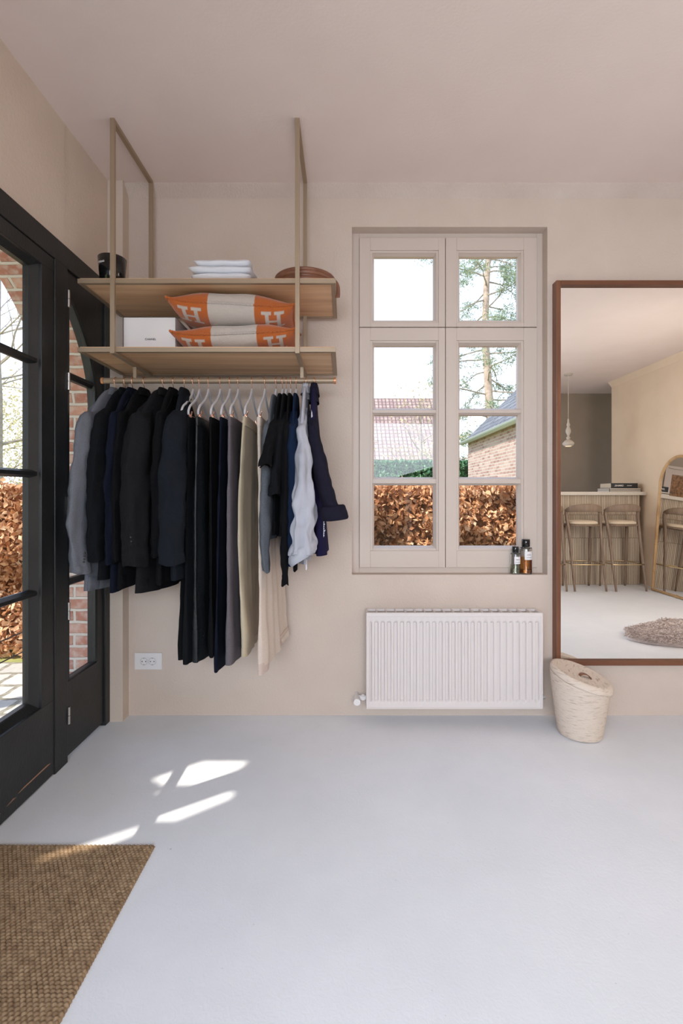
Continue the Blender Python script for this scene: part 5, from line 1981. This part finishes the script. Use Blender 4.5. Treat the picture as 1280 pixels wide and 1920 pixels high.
stool = thing('bar_stool', 'x', 'stool', (0, 0, 0), 'bar stools at the counter')
for s in (-1, 1):
    p = smooth_path([(s * 0.188, 0.200, 0.0, .012), (s * 0.190, 0.135, 0.32, .0155), (s * 0.195, 0.062, 0.70, .0185), (s * 0.205, 0.020, 0.88, .020), (s * 0.200, 0.020, 0.965, .021), (s * 0.165, 0.050, 1.000, .021)], 6)
    obj('rear_leg', MB().tube([q[:3] for q in p], [q[3] for q in p], n=12), M_stoolwood, stool, smooth=True)
    p = smooth_path([(s * 0.165, -0.170, 0.0, .012), (s * 0.165, -0.150, 0.40, .016), (s * 0.165, -0.135, 0.775, .019)], 5)
    obj('front_leg', MB().tube([q[:3] for q in p], [q[3] for q in p], n=12), M_stoolwood, stool, smooth=True)
rg = []
for k in range(25):
    a = pi * k / 24
    x = -0.205 * cos(a)
    y = 0.010 + 0.115 * sin(a) ** 0.8
    zc = 0.965 + 0.035 * sin(a) ** 0.8
    hh = 0.024 + 0.026 * sin(a)
    tt = 0.020 - 0.006 * sin(a)
    nv = Vector((-cos(a) * 0.9, sin(a), 0)).normalized() if 0 < k < 24 else Vector((-cos(a), 0, 0))
    ring = []
    for q in range(14):
        b_ = 2 * pi * q / 14
        ring.append((x + nv.x * tt * cos(b_), y + nv.y * tt * cos(b_), zc + hh * sin(b_)))
    rg.append(ring)
obj('backrest', MB().loft(rg), M_stoolwood, stool, smooth=True)
rg = []
for (g, z) in ((0.9, 0.772), (1.0, 0.778), (1.0, 0.792), (0.97, 0.796)):
    rg.append([(0.195 * g * math.copysign(abs(cos(a)) ** 0.6, cos(a)), -0.045 + 0.165 * g * math.copysign(abs(sin(a)) ** 0.6, sin(a)), z) for a in [2 * pi * k / 36 for k in range(36)]])
obj('seat_frame', MB().loft(rg), M_stoolwood, stool, smooth=True)
rg = []
for (g, z) in ((0.93, 0.797), (0.98, 0.806), (0.95, 0.824), (0.80, 0.838), (0.4, 0.843), (0.05, 0.844)):
    rg.append([(0.185 * g * math.copysign(abs(cos(a)) ** 0.65, cos(a)), -0.045 + 0.155 * g * math.copysign(abs(sin(a)) ** 0.65, sin(a)), z) for a in [2 * pi * k / 36 for k in range(36)]])
obj('seat_cushion', MB().loft(rg), M_seatfab, stool, smooth=True)
fr = [(-0.190, 0.150, 0.315), (-0.172, -0.155, 0.315), (-0.12, -0.185, 0.315), (0.12, -0.185, 0.315), (0.172, -0.155, 0.315), (0.190, 0.150, 0.315), (0.12, 0.165, 0.315), (-0.12, 0.165, 0.315)]
obj('footrest', MB().tube(fr, 0.006, n=10, closed=True), M_brassrod, stool, smooth=True)
SZ = 5.995
for i, (cx_, lb) in enumerate(((2.952, 'taupe wooden bar stool at the mirror frame side of the counter'), (3.428, 'taupe wooden bar stool nearest the arched rattan mirror'),
                               (2.478, 'taupe wooden bar stool mostly hidden behind the walnut mirror frame'))):
    o = stool if i == 0 else copy_tree(stool)
    o.location = (cx_, VY(SZ), 0)
    o['label'] = lb
    if i == 1:
        o.rotation_euler = (0, 0, -0.06)

# books
def book(label, x0, x1, y0, y1, z0, z1, cover, pagecol, title=None, sub=None, tcol=None, spine_y=True):
    b_ = thing('book', label, 'book', ((x0 + x1) / 2, (y0 + y1) / 2, z0), 'books on the bar counter')
    mb = MB()
    t_ = 0.0025
    mb.box(x0, x1, y0, y1, z0, z0 + t_)
    mb.box(x0, x1, y0, y1, z1 - t_, z1)
    mb.box(x0, x1, y1 - t_, y1, z0 + t_, z1 - t_)       # spine towards the room
    obj('cover', mb, cover, b_)
    obj('pages', MB().box(x0 + 0.004, x1 - 0.004, y0 + 0.004, y1 - t_ - 0.0005, z0 + t_, z1 - t_), pagecol, b_)
    if title:
        text('spine_title', title, (z1 - z0) * 0.46, ((x0 + x1) / 2 - 0.07, y1 + 0.0006, (z0 + z1) / 2), (pi / 2, 0, pi), tcol, b_)
        text('spine_author', sub, (z1 - z0) * 0.22, ((x0 + x1) / 2 + 0.065, y1 + 0.0006, (z0 + z1) / 2), (pi / 2, 0, pi), tcol, b_)
    return b_


M_bookcover = mat('cream_book_cover', (0.70, 0.63, 0.55), rough=0.6)
M_page = mat('book_pages', (0.62, 0.52, 0.40), rough=0.9)
yb1 = YCF - 0.02
zb_ = CTZ
book('thin cream book with black edges, lowest in the pile on the counter', 3.43, 3.845, yb1 - 0.30, yb1, zb_, zb_ + 0.024, M_black_edge, M_bookcover)
book('thin cream book under the thick black one on the counter', 3.43, 3.84, yb1 - 0.30, yb1, zb_ + 0.0245, zb_ + 0.046, M_black_edge, M_bookcover)
book('thick black book with white spine lettering on top of the pile on the counter', 3.455, 3.80, yb1 - 0.28, yb1 - 0.005, zb_ + 0.0465, zb_ + 0.112, M_black_edge, M_page,
     'GMMAEL', 'MEMOIRE', M_paper)
for nm in ():
    pass
# pale spines of the two thin books
for o in [o for o in bpy.data.objects if o.name.startswith('book') and o.parent is None and 'thin cream' in o.get('label', '')]:
    z0 = o.location.z
    obj('spine', MB().box(3.436, 3.834, yb1 - 0.0005, yb1 + 0.001, z0 + 0.0045, z0 + 0.0185), M_bookcover, o)

# arched rattan mirror leaning on the right wall
am = thing('arched_mirror', 'arched rattan mirror leaning on the wall beside the bar stools', 'mirror', (3.736, VY(5.55), 0))
Zn, Zf = 5.25, 5.86
hw = (Zf - Zn) / 2
yc = VY((Zn + Zf) / 2)
hgt = 1.585
lean_ = 0.115


def ap(y, z, off=0.0):
    return (3.736 + lean_ * z / hgt - off, yc + y, z + 0.016)


outl = [(-hw, 0.0), (-hw, 0.4), (-hw, 0.8), (-hw, hgt - hw)]
outl += [(-hw * cos(a), hgt - hw + hw * sin(a)) for a in [pi * k / 24 for k in range(1, 24)]]
outl += [(hw, hgt - hw), (hw, 0.8), (hw, 0.4), (hw, 0.0)]
obj('rattan_frame', MB().tube([ap(y, z) for y, z in outl], 0.017, n=12, closed=True), M_rattan, am, smooth=True)
kn = MB()
for (y, z) in ((-hw, 0.22), (-hw, 0.55), (-hw, 0.9), (-hw, 1.15), (hw, 0.3), (hw, 0.7), (hw, 1.1), (-0.1, 0.0), (0.12, 0.0)):
    c = Vector(ap(y, z))
    d = Vector((0, 0, 1)) if z > 0.01 else Vector((0, 1, 0))
    kn.tube([tuple(c - d * 0.008), tuple(c - d * 0.004), tuple(c + d * 0.004), tuple(c + d * 0.008)], [0.017, 0.0195, 0.0195, 0.017], n=12)
obj('rattan_joint', kn, M_rattan, am, smooth=True)
gl = MB()
f1_ = [ap(y * 0.985, z * 0.99 + 0.005) for y, z in outl]
f2_ = [(p[0] + 0.004, p[1], p[2]) for p in f1_]
n_ = len(f1_)
gl.add(f1_ + f2_, [tuple(range(n_)), tuple(range(2 * n_ - 1, n_ - 1, -1))])
obj('mirror_glass', gl, M_mirror, am)

# pendant lamp
px_l, Zl = 1065, 6.50
lx_, ly_ = (px_l - 645) * Zl / FPX, VY(Zl)
pl = thing('pendant_lamp', 'turned chalk white pendant lamp hanging over the bar counter', 'lamp', (lx_, ly_, 1.80))
obj('cord', MB().tube([(lx_, ly_, ZC), (lx_, ly_, 2.17)], 0.004, n=8), M_lampclay, pl)
obj('ceiling_rose', MB().lathe([(0.05, ZC - 0.02), (0.055, ZC - 0.015), (0.055, ZC)], lx_, ly_, 24), M_lampclay, pl, smooth=True, angle=40)
prof = [(0.004, 2.185), (0.010, 2.17), (0.012, 2.13), (0.020, 2.11), (0.022, 2.09), (0.014, 2.075), (0.020, 2.06), (0.032, 2.03), (0.034, 2.00), (0.022, 1.975), (0.014, 1.955), (0.018, 1.935), (0.026, 1.93), (0.026, 1.915),
        (0.014, 1.905), (0.030, 1.895), (0.055, 1.875), (0.072, 1.855), (0.074, 1.84), (0.060, 1.82), (0.050, 1.812), (0.045, 1.815), (0.002, 1.82)]
obj('turned_shade', MB().lathe(prof, lx_, ly_, 28), M_lampclay, pl, smooth=True)
obj('bulb', MB().lathe([(0.002, 1.822), (0.038, 1.815), (0.040, 1.810), (0.030, 1.806), (0.002, 1.805)], lx_, ly_, 20), M_bulb, pl, smooth=True)
# sheepskin
sk = thing('sheepskin_rug', 'greyish pink sheepskin rug on the floor reflected low in the wall mirror', 'rug', (2.95, VY(3.95), 0))
NB_ = 90
edge_pts = []
cxr, cyr = 2.98, VY(3.93)
for k in range(NB_):
    a = 2 * pi * k / NB_
    r_x = 0.62 * (1 + 0.10 * cos(2 * a) + 0.05 * sin(3 * a) + 0.03 * sin(11 * a))
    r_y = 0.40 * (1 + 0.12 * cos(4 * a + 0.4) + 0.05 * sin(7 * a))
    edge_pts.append((r_x * cos(a), r_y * sin(a)))
rg = []
for g, z in ((1.0, 0.001), (0.99, 0.018), (0.94, 0.028), (0.8, 0.030), (0.6, 0.028), (0.4, 0.030), (0.2, 0.029), (0.02, 0.03)):
    rg.append([(cxr + x * g, cyr + y * g, z) for x, y in edge_pts])
obj('hide', MB().loft(rg), M_fur, sk, smooth=True)
rng = np.random.default_rng(9)
nf = 14000
th_ = rng.uniform(0, 2 * pi, nf)
rr_ = np.sqrt(rng.uniform(0, 1, nf))
ei = (th_ / (2 * pi) * NB_).astype(int) % NB_
E = np.array(edge_pts)[ei]
P = np.stack([cxr + E[:, 0] * rr_ * 1.02, cyr + E[:, 1] * rr_ * 1.02, 0.030 + rng.uniform(-.004, .012, nf)], 1)
lv = leaves_mesh('wool', P, 0.045, M_fur, sk, aspect=0.18, droop=(-2.5, 0.6, 0.2), seed=9, bend=0.1)
lv['kind'] = 'stuff'
for o in bpy.data.objects:
    if o.name.startswith(('leaves', 'needles', 'buds')):
        o['kind'] = 'stuff'

# copper beech hedge beyond the rear window
hedge('copper brown hedge glimpsed through the small rear window', 0.2, 4.2, -4.3, -3.9, -0.13, 2.4, 7000, 0.07, M_beech, 8)
